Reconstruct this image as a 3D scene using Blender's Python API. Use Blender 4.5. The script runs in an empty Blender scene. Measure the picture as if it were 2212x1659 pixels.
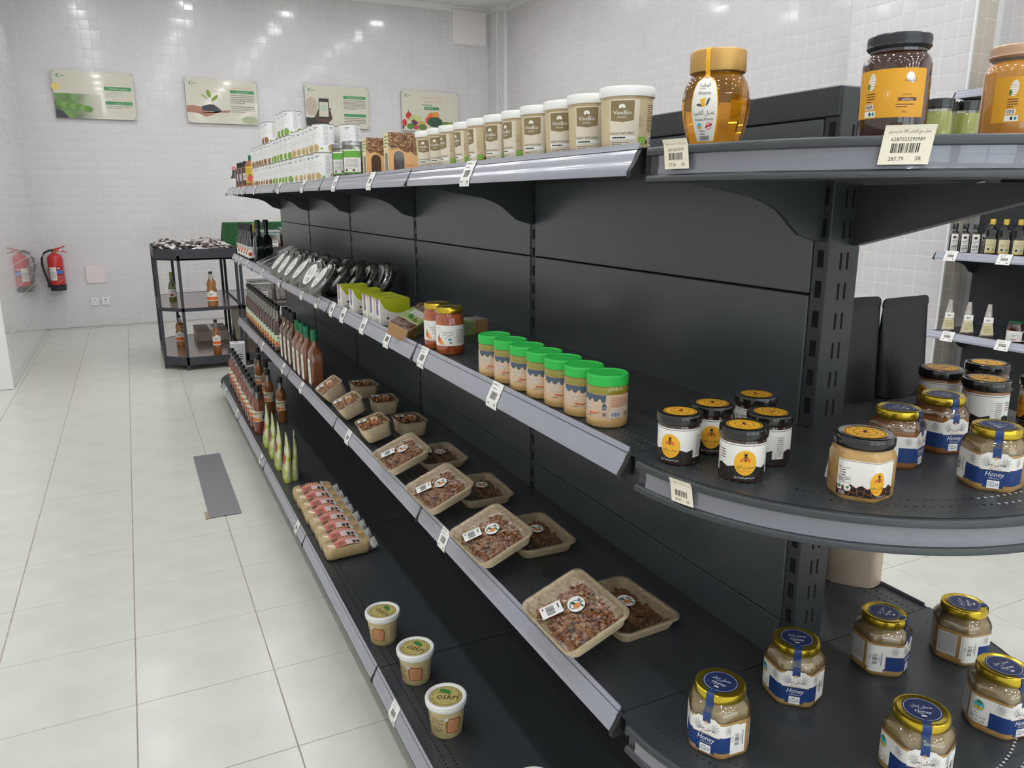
import bpy, bmesh, math, random
from mathutils import Vector, Matrix
random.seed(7)
scene = bpy.context.scene
COL = scene.collection
PI = math.pi
# ------------------------------------------------------------------ camera
FPX, YAW, PITCH, ROLL = 1659.7, 0.4547, 0.2366, -0.0026
cam_d = bpy.data.cameras.new('camera'); cam = bpy.data.objects.new('camera', cam_d); COL.objects.link(cam)
cam_d.sensor_fit = 'HORIZONTAL'; cam_d.sensor_width = 36.0; cam_d.lens = 36.0*FPX/2212.0
cam_d.clip_start = .02; cam_d.clip_end = 60
_f = Vector((math.sin(YAW)*math.cos(PITCH), math.cos(YAW)*math.cos(PITCH), -math.sin(PITCH)))
_r0 = Vector((math.cos(YAW), -math.sin(YAW), 0)); _u0 = _r0.cross(_f)
_r = _r0*math.cos(ROLL)+_u0*math.sin(ROLL); _u = -_r0*math.sin(ROLL)+_u0*math.cos(ROLL)
cam.matrix_world = Matrix(((_r.x,_u.x,-_f.x,-1.0439),(_r.y,_u.y,-_f.y,-.94),(_r.z,_u.z,-_f.z,1.4654),(0,0,0,1)))
scene.camera = cam
# ------------------------------------------------------------------ world, exposure
world = bpy.data.worlds.new('daylight'); scene.world = world; world.use_nodes = True
_bg = world.node_tree.nodes['Background']; _bg.inputs[0].default_value = (.93,.96,1,1); _bg.inputs[1].default_value = 3.0
scene.view_settings.view_transform = 'Standard'; scene.view_settings.look = 'None'
scene.view_settings.gamma = 1; scene.view_settings.use_curve_mapping = False
scene.view_settings.exposure = 0.1
cy = scene.cycles
cy.max_bounces = 7; cy.diffuse_bounces = 3; cy.glossy_bounces = 3; cy.transmission_bounces = 6; cy.transparent_max_bounces = 10
cy.caustics_reflective = False; cy.caustics_refractive = False
LAMP_W = 86.0      # emission strength of each round ceiling downlight
# ------------------------------------------------------------------ materials
MATS = {}
def lin(c):
    return tuple((x/255/12.92 if x/255 <= .04045 else ((x/255+.055)/1.055)**2.4) for x in c)
def mat(name, rgb, rough=.5, metal=0, coat=0, spec=.5, trans=0, ior=1.45, emit=0, sss=0, noise=None, bump=None, alpha=1, crough=.05):
    """rgb is sRGB 0-255; noise=(scale, amount[, rgb2]) mottles the colour; bump=(scale, strength)"""
    if name in MATS: return MATS[name]
    m = bpy.data.materials.new(name); m.use_nodes = True; nt = m.node_tree; b = nt.nodes['Principled BSDF']
    c = lin(rgb)+(1,)
    b.inputs['Base Color'].default_value = c; b.inputs['Roughness'].default_value = rough; b.inputs['Metallic'].default_value = metal
    b.inputs['Coat Weight'].default_value = coat; b.inputs['Coat Roughness'].default_value = crough; b.inputs['Specular IOR Level'].default_value = spec
    b.inputs['Transmission Weight'].default_value = trans; b.inputs['IOR'].default_value = ior; b.inputs['Alpha'].default_value = alpha
    if sss:
        b.inputs['Subsurface Weight'].default_value = sss; b.inputs['Subsurface Radius'].default_value = (.01,.006,.003); b.inputs['Subsurface Scale'].default_value = .3
    if emit:
        b.inputs['Emission Color'].default_value = c; b.inputs['Emission Strength'].default_value = emit
    if noise or bump:
        tc = nt.nodes.new('ShaderNodeTexCoord')
    if noise:
        n = nt.nodes.new('ShaderNodeTexNoise'); n.inputs['Scale'].default_value = noise[0]; n.inputs['Detail'].default_value = 5
        nt.links.new(tc.outputs['Object'], n.inputs['Vector'])
        mx = nt.nodes.new('ShaderNodeMix'); mx.data_type = 'RGBA'
        c2 = lin(noise[2])+(1,) if len(noise) > 2 else tuple(x*(1-noise[1]) for x in c[:3])+(1,)
        mx.inputs[6].default_value = c; mx.inputs[7].default_value = c2
        rp = nt.nodes.new('ShaderNodeValToRGB'); rp.color_ramp.elements[0].position = .38; rp.color_ramp.elements[1].position = .62
        nt.links.new(n.outputs['Fac'], rp.inputs[0]); nt.links.new(rp.outputs[0], mx.inputs[0]); nt.links.new(mx.outputs[2], b.inputs['Base Color'])
    if bump:
        n = nt.nodes.new('ShaderNodeTexNoise'); n.inputs['Scale'].default_value = bump[0]; n.inputs['Detail'].default_value = 3
        nt.links.new(tc.outputs['Object'], n.inputs['Vector'])
        bp = nt.nodes.new('ShaderNodeBump'); bp.inputs['Strength'].default_value = bump[1]; bp.inputs['Distance'].default_value = .01
        nt.links.new(n.outputs['Fac'], bp.inputs['Height']); nt.links.new(bp.outputs[0], b.inputs['Normal'])
    MATS[name] = m; return m
def clear_mat(name, rgb=(255,255,255), gloss=.12, rough=.05, bump=None):
    """thin clear plastic, glass or film: see-through with a fresnel-like sheen"""
    if name in MATS: return MATS[name]
    m = bpy.data.materials.new(name); m.use_nodes = True; nt = m.node_tree
    for n in list(nt.nodes):
        if n.type != 'OUTPUT_MATERIAL': nt.nodes.remove(n)
    out = [n for n in nt.nodes if n.type == 'OUTPUT_MATERIAL'][0]
    t = nt.nodes.new('ShaderNodeBsdfTransparent'); t.inputs[0].default_value = lin(rgb)+(1,)
    g = nt.nodes.new('ShaderNodeBsdfGlossy'); g.inputs['Roughness'].default_value = rough
    lw = nt.nodes.new('ShaderNodeLayerWeight'); lw.inputs[0].default_value = .35
    ad = nt.nodes.new('ShaderNodeMath'); ad.operation = 'MULTIPLY_ADD'; ad.inputs[1].default_value = .7; ad.inputs[2].default_value = gloss; ad.use_clamp = True
    mx = nt.nodes.new('ShaderNodeMixShader')
    nt.links.new(lw.outputs['Fresnel'], ad.inputs[0]); nt.links.new(ad.outputs[0], mx.inputs[0])
    nt.links.new(t.outputs[0], mx.inputs[1]); nt.links.new(g.outputs[0], mx.inputs[2]); nt.links.new(mx.outputs[0], out.inputs[0])
    if bump:
        tc = nt.nodes.new('ShaderNodeTexCoord'); n = nt.nodes.new('ShaderNodeTexNoise'); n.inputs['Scale'].default_value = bump[0]; n.inputs['Detail'].default_value = 4
        n.inputs['Distortion'].default_value = 1.5
        bp = nt.nodes.new('ShaderNodeBump'); bp.inputs['Strength'].default_value = bump[1]; bp.inputs['Distance'].default_value = .01
        nt.links.new(tc.outputs['Object'], n.inputs['Vector']); nt.links.new(n.outputs['Fac'], bp.inputs['Height'])
        nt.links.new(bp.outputs[0], g.inputs['Normal']); nt.links.new(bp.outputs[0], lw.inputs['Normal'])
    MATS[name] = m; return m
# ------------------------------------------------------------------ mesh helper
class MB:
    def __init__(s): s.v=[]; s.f=[]; s.m=[]
    def add(s, verts, faces, mi=0):
        o=len(s.v); s.v += [tuple(v) for v in verts]; s.f += [tuple(i+o for i in f) for f in faces]; s.m += [mi]*len(faces); return s
    def box(s, x0,y0,z0,x1,y1,z1, mi=0, skip=''):
        V=[(x0,y0,z0),(x1,y0,z0),(x1,y1,z0),(x0,y1,z0),(x0,y0,z1),(x1,y0,z1),(x1,y1,z1),(x0,y1,z1)]
        F={'b':(0,3,2,1),'t':(4,5,6,7),'y':(0,1,5,4),'Y':(2,3,7,6),'x':(3,0,4,7),'X':(1,2,6,5)}
        return s.add(V,[f for k,f in F.items() if k not in skip],mi)
    def bbox(s, x0,y0,z0,x1,y1,z1, b=.002, mi=0):
        """box with bevelled edges"""
        bm=bmesh.new(); bmesh.ops.create_cube(bm,size=1)
        for v in bm.verts: v.co=Vector(((x0+x1)/2+v.co.x*(x1-x0),(y0+y1)/2+v.co.y*(y1-y0),(z0+z1)/2+v.co.z*(z1-z0)))
        bmesh.ops.bevel(bm,geom=list(bm.edges),offset=b,segments=1,affect='EDGES'); return s.bm(bm,mi)
    def bm(s,bm,mi=0,M=None):
        bm.verts.index_update(); s.add([(M@v.co if M else v.co) for v in bm.verts],[[v.index for v in f.verts] for f in bm.faces],mi); bm.free(); return s
    def lathe(s, prof, n=28, mi=0, c=(0,0), capb=True, capt=True):
        """prof: (r,z) from bottom to top"""
        o=[]; F=[]
        for r,z in prof:
            for i in range(n):
                a=2*PI*i/n; o.append((c[0]+r*math.sin(a),c[1]-r*math.cos(a),z))
        for k in range(len(prof)-1):
            for i in range(n):
                j=(i+1)%n; F.append((k*n+i,k*n+j,(k+1)*n+j,(k+1)*n+i))
        if capb: F.append(tuple(reversed(range(n))))
        if capt: F.append(tuple(range((len(prof)-1)*n,len(prof)*n)))
        return s.add(o,F,mi)
    def loft(s, secs, n=36, mi=0, capb=True, capt=True):
        """secs: list of (rfun(phi), z); phi=0 faces -y"""
        o=[];F=[]
        for rf,z in secs:
            for i in range(n):
                a=2*PI*i/n; r=rf(a) if callable(rf) else rf; o.append((r*math.sin(a),-r*math.cos(a),z))
        for k in range(len(secs)-1):
            for i in range(n):
                j=(i+1)%n; F.append((k*n+i,k*n+j,(k+1)*n+j,(k+1)*n+i))
        if capb: F.append(tuple(reversed(range(n))))
        if capt: F.append(tuple(range((len(secs)-1)*n,len(secs)*n)))
        return s.add(o,F,mi)
    def rings(s, rows, mi=0, capb=False, capt=False, closed=True):
        """rows of equally many 3-D points joined into a skin"""
        n=len(rows[0]); F=[]
        for k in range(len(rows)-1):
            for i in range(n if closed else n-1):
                j=(i+1)%n; F.append((k*n+i,k*n+j,(k+1)*n+j,(k+1)*n+i))
        if capb: F.append(tuple(reversed(range(n))))
        if capt: F.append(tuple(range((len(rows)-1)*n,len(rows)*n)))
        return s.add([p for r in rows for p in r],F,mi)
    def extrude(s, poly, axis, a, b, mi=0):
        """polygon (p,q) extruded along axis 'x','y','z' from a to b"""
        def P(p,q,t): return {'x':(t,p,q),'y':(p,t,q),'z':(p,q,t)}[axis]
        n=len(poly); V=[P(p,q,a) for p,q in poly]+[P(p,q,b) for p,q in poly]
        F=[tuple(range(n)),tuple(reversed(range(n,2*n)))]+[(i,i+n,(i+1)%n+n,(i+1)%n) for i in range(n)]
        return s.add(V,F,mi)
    def tube(s, pts, r, n=8, mi=0):
        rows=[]; P=[Vector(p) for p in pts]
        for k,p in enumerate(P):
            t=(P[min(k+1,len(P)-1)]-P[max(k-1,0)]).normalized(); a=t.cross(Vector((0,0,1)) if abs(t.z)<.9 else Vector((1,0,0))).normalized(); b=t.cross(a)
            rr=r[k] if isinstance(r,(list,tuple)) else r
            rows.append([p+(a*math.cos(2*PI*i/n)+b*math.sin(2*PI*i/n))*rr for i in range(n)])
        return s.rings(rows,mi,True,True)
    def mesh(s, name, mats, smooth=35, recalc=True):
        me=bpy.data.meshes.new(name); me.from_pydata(s.v,[],s.f)
        if recalc:
            bm=bmesh.new(); bm.from_mesh(me); bmesh.ops.recalc_face_normals(bm,faces=bm.faces); bm.to_mesh(me); bm.free()
        for m in (mats if isinstance(mats,(list,tuple)) else [mats]): me.materials.append(m)
        if any(s.m): me.polygons.foreach_set('material_index',s.m)
        if smooth: me.shade_smooth(); me.set_sharp_from_angle(angle=math.radians(smooth))
        return me
    def build(s, name, mats, parent=None, smooth=35, recalc=True):
        return link(name, s.mesh(name,mats,smooth,recalc), parent)
def link(name, me, parent=None, loc=None):
    o=bpy.data.objects.new(name,me); COL.objects.link(o)
    if parent: o.parent=parent; KIDS.setdefault(parent.name,[]).append(o)
    if loc: o.location=loc
    return o
def tag(o, label=None, cat=None, group=None, kind=None):
    for k,v in (('label',label),('category',cat),('group',group),('kind',kind)):
        if v: o[k]=v
    return o
def thing(name, label, cat, loc=(0,0,0), rz=0, group=None):
    o=bpy.data.objects.new(name,None); COL.objects.link(o); o.empty_display_size=.05
    o.location=loc; o.rotation_euler=(0,0,rz); return tag(o,label,cat,group)
def dup(root, loc, rz=0, label=None, group=None, rot=None, scale=None):
    def cp(o,par):
        c=o.copy(); COL.objects.link(c); c.parent=par
        for ch in KIDS.get(o.name,[]): cp(ch,c)
        return c
    r=cp(root,None); r.location=loc; r.rotation_euler=rot if rot else (0,0,rz)
    if scale: r.scale=(scale,)*3
    if label: r['label']=label
    if group: r['group']=group
    return r
KIDS={}
class Proto:
    """places a thing built once: the first call moves it, later calls copy it"""
    def __init__(s, root): s.root=root; s.used=False
    def put(s, loc, rz=0, label=None, group=None, rot=None, scale=None):
        if s.used: return dup(s.root,loc,rz,label,group,rot,scale)
        s.used=True; r=s.root; r.location=loc; r.rotation_euler=rot if rot else (0,0,rz)
        if scale: r.scale=(scale,)*3
        if label: r['label']=label
        if group: r['group']=group
        return r
ORD=['first','second','third','fourth','fifth','sixth','seventh','eighth','ninth','tenth','eleventh','twelfth','thirteenth','fourteenth']
def nth(i,n,start='nearest',end='farthest'):
    return start if i==0 else (end if i==n-1 else ORD[i]+' '+start)
# ------------------------------------------------------------------ flat print: text, bars and shapes laid on a surface
_AR={'ا':(0xFE8D,2),'أ':(0xFE83,2),'ب':(0xFE8F,4),'ة':(0xFE93,2),'ت':(0xFE95,4),'ج':(0xFE9D,4),'ح':(0xFEA1,4),'د':(0xFEA9,2),'ر':(0xFEAD,2),'ز':(0xFEAF,2),
     'س':(0xFEB1,4),'ش':(0xFEB5,4),'ص':(0xFEB9,4),'ض':(0xFEBD,4),'ط':(0xFEC1,4),'ع':(0xFEC9,4),'غ':(0xFECD,4),'ف':(0xFED1,4),'ق':(0xFED5,4),'ك':(0xFED9,4),'ل':(0xFEDD,4),'م':(0xFEE1,4),
     'ن':(0xFEE5,4),'ه':(0xFEE9,4),'و':(0xFEED,2),'ي':(0xFEF1,4),'خ':(0xFEA5,4),'ذ':(0xFEAB,2)}
def arabic(s):
    s=s.replace('لا','\u0001'); out=[]
    def joins(c): return c in _AR and _AR[c][1]==4
    for i,c in enumerate(s):
        prev=i>0 and joins(s[i-1]); nxt=i+1<len(s) and (s[i+1] in _AR or s[i+1]=='\u0001')
        if c=='\u0001': out.append(chr(0xFEFC if prev else 0xFEFB))
        elif c in _AR:
            b,n=_AR[c]
            if n==2: out.append(chr(b+(1 if prev else 0)))
            else: out.append(chr(b+(3 if prev and nxt else 1 if prev else 2 if nxt else 0)))
        else: out.append({'(':')',')':'('}.get(c,c))
    r=''.join(reversed(out)); res='';num=''
    for c in r:
        if c.isdigit() or c=='.': num=c+num
        else: res+=num+c; num=''
    return res+num
_TX={}
def text_geo(s):
    if s in _TX: return _TX[s]
    cu=bpy.data.curves.new('t','FONT'); cu.body=s; cu.resolution_u=2; o=bpy.data.objects.new('t',cu); COL.objects.link(o)
    bpy.context.view_layer.update(); ev=o.evaluated_get(bpy.context.evaluated_depsgraph_get()); m=ev.to_mesh()
    V=[(v.co.x,v.co.y) for v in m.vertices]; F=[tuple(p.vertices) for p in m.polygons]; ev.to_mesh_clear()
    bpy.data.objects.remove(o); bpy.data.curves.remove(cu)
    x0=min(v[0] for v in V); x1=max(v[0] for v in V)
    _TX[s]=(V,F,x0,x1); return _TX[s]
class Canvas:
    """2-D print in millimetres; later layers lie 0.12 mm further out"""
    def __init__(s): s.P=[]; s.mats=[]
    def mi(s,m):
        if m not in s.mats: s.mats.append(m)
        return s.mats.index(m)
    def poly(s,pts,m,l=0): s.P.append(([pts],[tuple(range(len(pts)))],s.mi(m),l,[tuple(p) for p in pts])); return s
    def rect(s,x0,y0,x1,y1,m,l=0): return s.poly([(x0,y0),(x1,y0),(x1,y1),(x0,y1)],m,l)
    def ell(s,cx,cy,rx,ry,m,l=0,n=28,rot=0):
        c,d=math.cos(rot),math.sin(rot)
        return s.poly([(cx+rx*math.cos(2*PI*i/n)*c-ry*math.sin(2*PI*i/n)*d,cy+rx*math.cos(2*PI*i/n)*d+ry*math.sin(2*PI*i/n)*c) for i in range(n)],m,l)
    def ring(s,cx,cy,r,w,m,l=0,n=36,ry=None):
        ry=ry or r
        for i in range(n):
            a,b=2*PI*i/n,2*PI*(i+1)/n
            s.poly([(cx+(r-w)*math.cos(a),cy+(ry-w)*math.sin(a)),(cx+r*math.cos(a),cy+ry*math.sin(a)),(cx+r*math.cos(b),cy+ry*math.sin(b)),(cx+(r-w)*math.cos(b),cy+(ry-w)*math.sin(b))],m,l)
        return s
    def text(s,t,x,y,h,m,l=2,align='c',ar=False,wmax=None,rot=0,shear=0,sx=1):
        """h: height of capitals in mm"""
        if ar: t=arabic(t)
        V,F,x0,x1=text_geo(t); k=h/.72; w=(x1-x0)*k*sx
        if wmax and w>wmax: sx*=wmax/w; w=wmax
        ox={'c':-w/2,'l':0,'r':-w}[align]; c,d=math.cos(rot),math.sin(rot); pts=[]
        for a,b in V:
            p=(a-x0)*k*sx+ox+b*k*shear; q=b*k; pts.append((x+p*c-q*d,y+p*d+q*c))
        s.P.append((None,F,s.mi(m),l,pts)); return s
    def bars(s,x0,y0,x1,y1,m,l=2,seed=1,n=26,vert=True):
        R=random.Random(seed); t=0; w=[R.choice((1,1,2,3)) for _ in range(2*n)]; tot=sum(w)
        for i,a in enumerate(w):
            if i%2==0:
                if vert: p=x0+(x1-x0)*t/tot; q=x0+(x1-x0)*(t+a)/tot; s.rect(p,y0,q,y1,m,l)
                else: p=y0+(y1-y0)*t/tot; q=y0+(y1-y0)*(t+a)/tot; s.rect(x0,p,x1,q,m,l)
            t+=a
        return s
    def lines(s,x0,y0,x1,y1,n,m,l=2,fill=.45,seed=3,words=True):
        """small illegible running text: rows of dashes"""
        R=random.Random(seed); h=(y1-y0)/n
        for i in range(n):
            y=y1-(i+.5)*h; e=x1 if i<n-1 else x0+(x1-x0)*.6
            x=x0
            while x<e-.1*(x1-x0)*.3:
                w=min(R.uniform(.06,.2)*(x1-x0),e-x) if words else e-x
                s.rect(x,y-h*fill/2,x+w*.9,y+h*fill/2,m,l); x+=w
        return s
    def build(s,name,mapper,parent=None,step=None,off=.00012,base=.00015,smooth=True,stepv=None):
        bm=bmesh.new()
        for _,F,mi,l,pts in s.P:
            vs=[bm.verts.new((p[0],p[1],l)) for p in pts]
            for f in F:
                try: fc=bm.faces.new([vs[i] for i in f]); fc.material_index=mi
                except ValueError: pass
        if step:
            xs=[v.co.x for v in bm.verts]; a,b=min(xs),max(xs); k=math.ceil(a/step)
            while k*step<b:
                bmesh.ops.bisect_plane(bm,geom=bm.verts[:]+bm.edges[:]+bm.faces[:],plane_co=(k*step,0,0),plane_no=(1,0,0),dist=1e-5); k+=1
        if stepv:
            ys=[v.co.y for v in bm.verts]; a,b=min(ys),max(ys); k=math.ceil(a/stepv)
            while k*stepv<b:
                bmesh.ops.bisect_plane(bm,geom=bm.verts[:]+bm.edges[:]+bm.faces[:],plane_co=(0,k*stepv,0),plane_no=(0,1,0),dist=1e-5); k+=1
        bm.normal_update()
        for f in bm.faces:
            if f.normal.z<0: f.normal_flip()
        for v in bm.verts: v.co=Vector(mapper(v.co.x*.001,v.co.y*.001,base+v.co.z*off))
        me=bpy.data.meshes.new(name); bm.to_mesh(me); bm.free()
        for m in s.mats: me.materials.append(m)
        if smooth and step: me.shade_smooth()
        return link(name,me,parent)
def outline(rf, n=720):
    """arc-length walk round a polar outline, u=0 at -y, growing to the viewer's right"""
    pts=[]
    for i in range(n+1):
        a=-PI+2*PI*i/n; r=rf(a) if callable(rf) else rf; pts.append((r*math.sin(a),-r*math.cos(a)))
    S=[0]
    for i in range(n): S.append(S[-1]+math.hypot(pts[i+1][0]-pts[i][0],pts[i+1][1]-pts[i][1]))
    L=S[-1]
    import bisect
    def f(u):
        t=(u+L/2)%L; i=max(0,min(n-1,bisect.bisect_right(S,t)-1)); k=(t-S[i])/max(S[i+1]-S[i],1e-9)
        x=pts[i][0]+(pts[i+1][0]-pts[i][0])*k; y=pts[i][1]+(pts[i+1][1]-pts[i][1])*k
        i0=max(i-2,0); i1=min(i+3,n); dx=pts[i1][0]-pts[i0][0]; dy=pts[i1][1]-pts[i0][1]; d=math.hypot(dx,dy) or 1
        return x,y,dy/d,-dx/d
    f.L=L; return f
def wrap(rf, z0=0, scale=None):
    o=outline(rf)
    def m(u,v,h):
        x,y,nx,ny=o(u); k=scale(v) if scale else 1
        return (x*k+nx*h,y*k+ny*h,z0+v)
    return m
def flat_top(z, rot=0):        # print lying face up
    c,d=math.cos(rot),math.sin(rot)
    return lambda u,v,h:(u*c-v*d,u*d+v*c,z+h)
def front(y, z0=0, x0=0):      # print on a face looking to -y
    return lambda u,v,h:(x0+u,y-h,z0+v)
def left(x, z0=0, y0=0):       # print on a face looking to -x
    return lambda u,v,h:(x-h,y0-u,z0+v)
def hexr(a, p=14, rot=0):
    def f(t): return (sum(abs(max(math.cos(t-rot-k*PI/3),0)/a)**p for k in range(6)))**(-1/p)
    return f
def blend(f,g,t): return lambda a:(f(a) if callable(f) else f)*(1-t)+(g(a) if callable(g) else g)*t
# ================================================================== the room
M_tile=mat('glazed wall tile',(218,215,214),.3,coat=.5,bump=(9,.1),noise=(3,.05,(213,209,210)),crough=.1)
M_tile2=mat('beige wall tile',(214,204,190),.2,coat=.5,bump=(9,.1))
M_grout=mat('wall grout',(242,240,238),.9)
M_floor=mat('porcelain floor tile',(208,208,197),.28,noise=(6,.04,(202,202,192)),spec=.5,coat=.15,crough=.15,bump=(4,.03))
M_fgrout=mat('floor grout',(172,160,148),.95,noise=(12,.3))
M_paint=mat('white paint',(235,233,230),.6)
M_black=mat('black steel',(54,58,61),.36,spec=.6,bump=(60,.05))
M_dark=mat('dark slot',(10,10,11),.9)  # near-black colour that stands for the shade inside open slots
M_ceil=mat('ceiling paint',(240,239,237),.8)
XL,XR,YF,YB,ZC=-2.0,3.8,9.39,-7.0,3.97
def structure(name, mb, m, label, smooth=0): return tag(mb.build(name,m,None,smooth),label,None,None,'structure')
floor=structure('floor',MB().box(-4.9,YB-.3,-.1,XR+.2,YF+.2,-.004),M_fgrout,'pale square porcelain tiled shop floor with dark joints')
ceiling=structure('ceiling',MB().box(-4.9,YB-.3,ZC,XR+.2,YF+.2,ZC+.1),M_ceil,'plain white ceiling with round downlights')
wall_far=structure('wall_far',MB().box(XL-.15,YF+.004,0,XR,YF+.2,ZC),M_grout,'far wall of small square white glazed tiles')
wall_right=structure('wall_right',MB().box(XR+.004,YB,0,XR+.2,YF+.2,ZC),M_grout,'right wall of small square white glazed tiles')
wall_left=structure('wall_left',MB().box(XL-.15,6.17,0,XL-.004,YF+.004,ZC),M_grout,'glossy tiled wall at the left end of the aisle')
structure('wall_return',MB().box(-4.6,6.17,0,XL-.15,6.3,ZC),M_paint,'plain white wall end at the left edge')
structure('wall_aisle',MB().box(-4.75,YB,0,-4.6,6.3,ZC),M_paint,'plain white side wall of the shop')
# storefront behind the camera: piers, sill and head with glazed bays between
wb=MB().box(-4.6,YB-.2,0,XR,YB,.35).box(-4.6,YB-.2,3.1,XR,YB,ZC)
for x in (-4.6,-2.0,.9,3.5): wb.box(x,YB-.2,.35,x+.3,YB,3.1)
structure('wall_storefront',wb,M_paint,'white shopfront wall with three wide windows')
M_frame=mat('window frame',(90,92,95),.4,metal=.6)
M_glass=clear_mat('window glass',(245,250,250),.06,.01)
for i,(a,b) in enumerate(((-4.3,-2.0),(-1.7,.9),(1.2,3.5))):
    w=structure(f'window_{i+1}',MB().box(a,YB-.12,.35,b,YB-.06,.4).box(a,YB-.12,3.05,b,YB-.06,3.1).box(a,YB-.12,.4,a+.05,YB-.06,3.05).box(b-.05,YB-.12,.4,b,YB-.06,3.05).box((a+b)/2-.025,YB-.12,.4,(a+b)/2+.025,YB-.06,3.05).box(a,YB-.12,1.9,b,YB-.06,1.95),M_frame,'shopfront window with dark frame')
    MB().box(a+.05,YB-.095,.4,b-.05,YB-.085,3.05).build('pane',M_glass,w,0)
pillar=structure('pillar',MB().box(3.554,2.254,0,XR+.004,3.146,ZC).box(3.66,9.1,0,XR+.004,YF+.004,ZC),M_grout,'white tiled pillars standing out from the right wall')
T=.1; G=.0016
def tile_mb(mb, w, h, M, tilt=0, th=.0014, R=random):
    b=.0012; V=[(-w/2,-h/2,0),(w/2,-h/2,0),(w/2,h/2,0),(-w/2,h/2,0),(-w/2+b,-h/2+b,th),(w/2-b,-h/2+b,th),(w/2-b,h/2-b,th),(-w/2+b,h/2-b,th)]
    F=[(4,5,6,7),(0,1,5,4),(1,2,6,5),(2,3,7,6),(3,0,4,7)]
    if M: V=[M@Vector(v) for v in V]
    mb.add(V,F)
_tm={}
def tile_mesh(w,h,m,name='tile'):
    k=(round(w,3),round(h,3),m.name)
    if k not in _tm:
        mb=MB(); tile_mb(mb,w,h,None); _tm[k]=mb.mesh(name,m,0)
    return _tm[k]
def tile_wall(parent, org, U, V, nu, nv, m, chosen, pu=T, pv=T, skip=None, tilt=.0045, g=G):
    """a field of tiles; those that chosen() picks are objects, the rest one mesh"""
    U=Vector(U); V=Vector(V); N=U.cross(V); R=random.Random(len(parent.name)*7+nu); rest=MB(); k=0
    for i in range(nu):
        for j in range(nv):
            c=Vector(org)+U*(i+.5)*pu+V*(j+.5)*pv
            if skip and skip(c): continue
            M=Matrix((U,V,N)).transposed().to_4x4(); M=M@Matrix.Rotation(R.gauss(0,tilt),4,'X')@Matrix.Rotation(R.gauss(0,tilt),4,'Y')
            M.translation=c+N*R.uniform(0,.0003)-N*.004
            if chosen(c) and k<298:
                o=link('tile',tile_mesh(pu-2*g,pv-2*g,m),parent); o.matrix_world=M; k+=1
            else: tile_mb(rest,pu-2*g,pv-2*g,M)
    if rest.f: tag(rest.build('tile_field',m,parent,0,recalc=False),kind='stuff')
tile_wall(wall_far,(XL,YF,0),(1,0,0),(0,0,1),58,39,M_tile,lambda c:c.x<.45 and 1.05<c.z<2.3)
tile_wall(wall_right,(XR,YF,0),(0,-1,0),(0,0,1),110,39,M_tile,lambda c:2.9<c.y<5.9 and 1.85<c.z<2.85)
M_tile3=mat('polished wall tile',(214,211,208),.12,coat=1,bump=(5,.015),spec=.7,crough=.02)
tile_wall(wall_left,(XL,6.2,0),(0,1,0),(0,0,1),32,39,M_tile3,lambda c:c.y>7.2 and .3<c.z<1.6,tilt=.0006)
tile_wall(pillar,(3.55,3.15,0),(0,-1,0),(0,0,1),9,39,M_tile,lambda c:.9<c.z)
tile_wall(pillar,(3.55,2.25,0),(1,0,0),(0,0,1),2,39,M_tile2,lambda c:False)
tile_wall(pillar,(3.655,YF,0),(0,-1,0),(0,0,1),3,39,M_tile,lambda c:False)
tile_wall(pillar,(3.655,9.095,0),(1,0,0),(0,0,1),1,39,M_tile,lambda c:False)
PX,PY=.399,.3955
tile_wall(floor,(-1.1715-9*PX,4.9196-31*PY,0),(1,0,0),(0,1,0),22,43,M_floor,lambda c:(-2.3<c.x<-.35 and -.3<c.y<9.3) or (.5<c.x<3.3 and -.4<c.y<2.8),PX,PY,skip=lambda c:c.x>XR-.15 or c.x<-4.6 or c.y>YF-.1 or c.y<YB,tilt=.0006,g=.0014)
# the last narrow row by the far wall
tag(MB().box(-2,9.295,-.1,XR,YF,-.002).build('threshold_strip',M_floor,floor,0),kind='stuff')
# edge trims
M_trim=mat('white plastic trim',(236,236,234),.35)
structure('trim_1',MB().box(3.538,2.238,0,3.552,2.252,ZC),M_trim,'white edge bead on the near corner of the pillar')
structure('trim_2',MB().box(3.645,9.083,0,3.657,9.097,ZC),M_trim,'white edge bead on the far corner column')
structure('trim_3',MB().box(XL-.15,6.155,0,XL-.0,6.168,ZC),M_trim,'white edge bead on the end of the left wall')
# ------------------------------------------------------------------ ceiling downlights
M_lamp=mat('lamp diffuser',(250,251,255),.6,emit=LAMP_W); M_ringw=mat('lamp ring',(238,238,236),.4)
lt=thing('ceiling_light','',None)
MB().lathe([(.088,-.006),(.112,-.006),(.115,0),(.088,0)],32,capb=False,capt=False).build('trim_ring',M_ringw,lt)
MB().add([(.088*math.cos(2*PI*i/14),-.088*math.sin(2*PI*i/14),-.004) for i in range(14)],[tuple(range(14))]).build('diffuser',M_lamp,lt,0,recalc=False)
lt['category']='ceiling light'; LT=Proto(lt)
LX=(-1.33,-.05,1.25,2.55); LY=[1.6+1.05*k for k in range(-8,7)]
for i,x in enumerate(LX):
    for j,y in enumerate(LY):
        LT.put((x,y,ZC),0,'round white recessed downlight in the ceiling grid','round ceiling downlights')
# more lights over the wider part of the shop to the left
for x in (-2.6,-3.8):
    for y in LY[::2]:
        if y<5.6: LT.put((x,y,ZC),0,'round white recessed downlight in the ceiling grid','round ceiling downlights')
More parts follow.
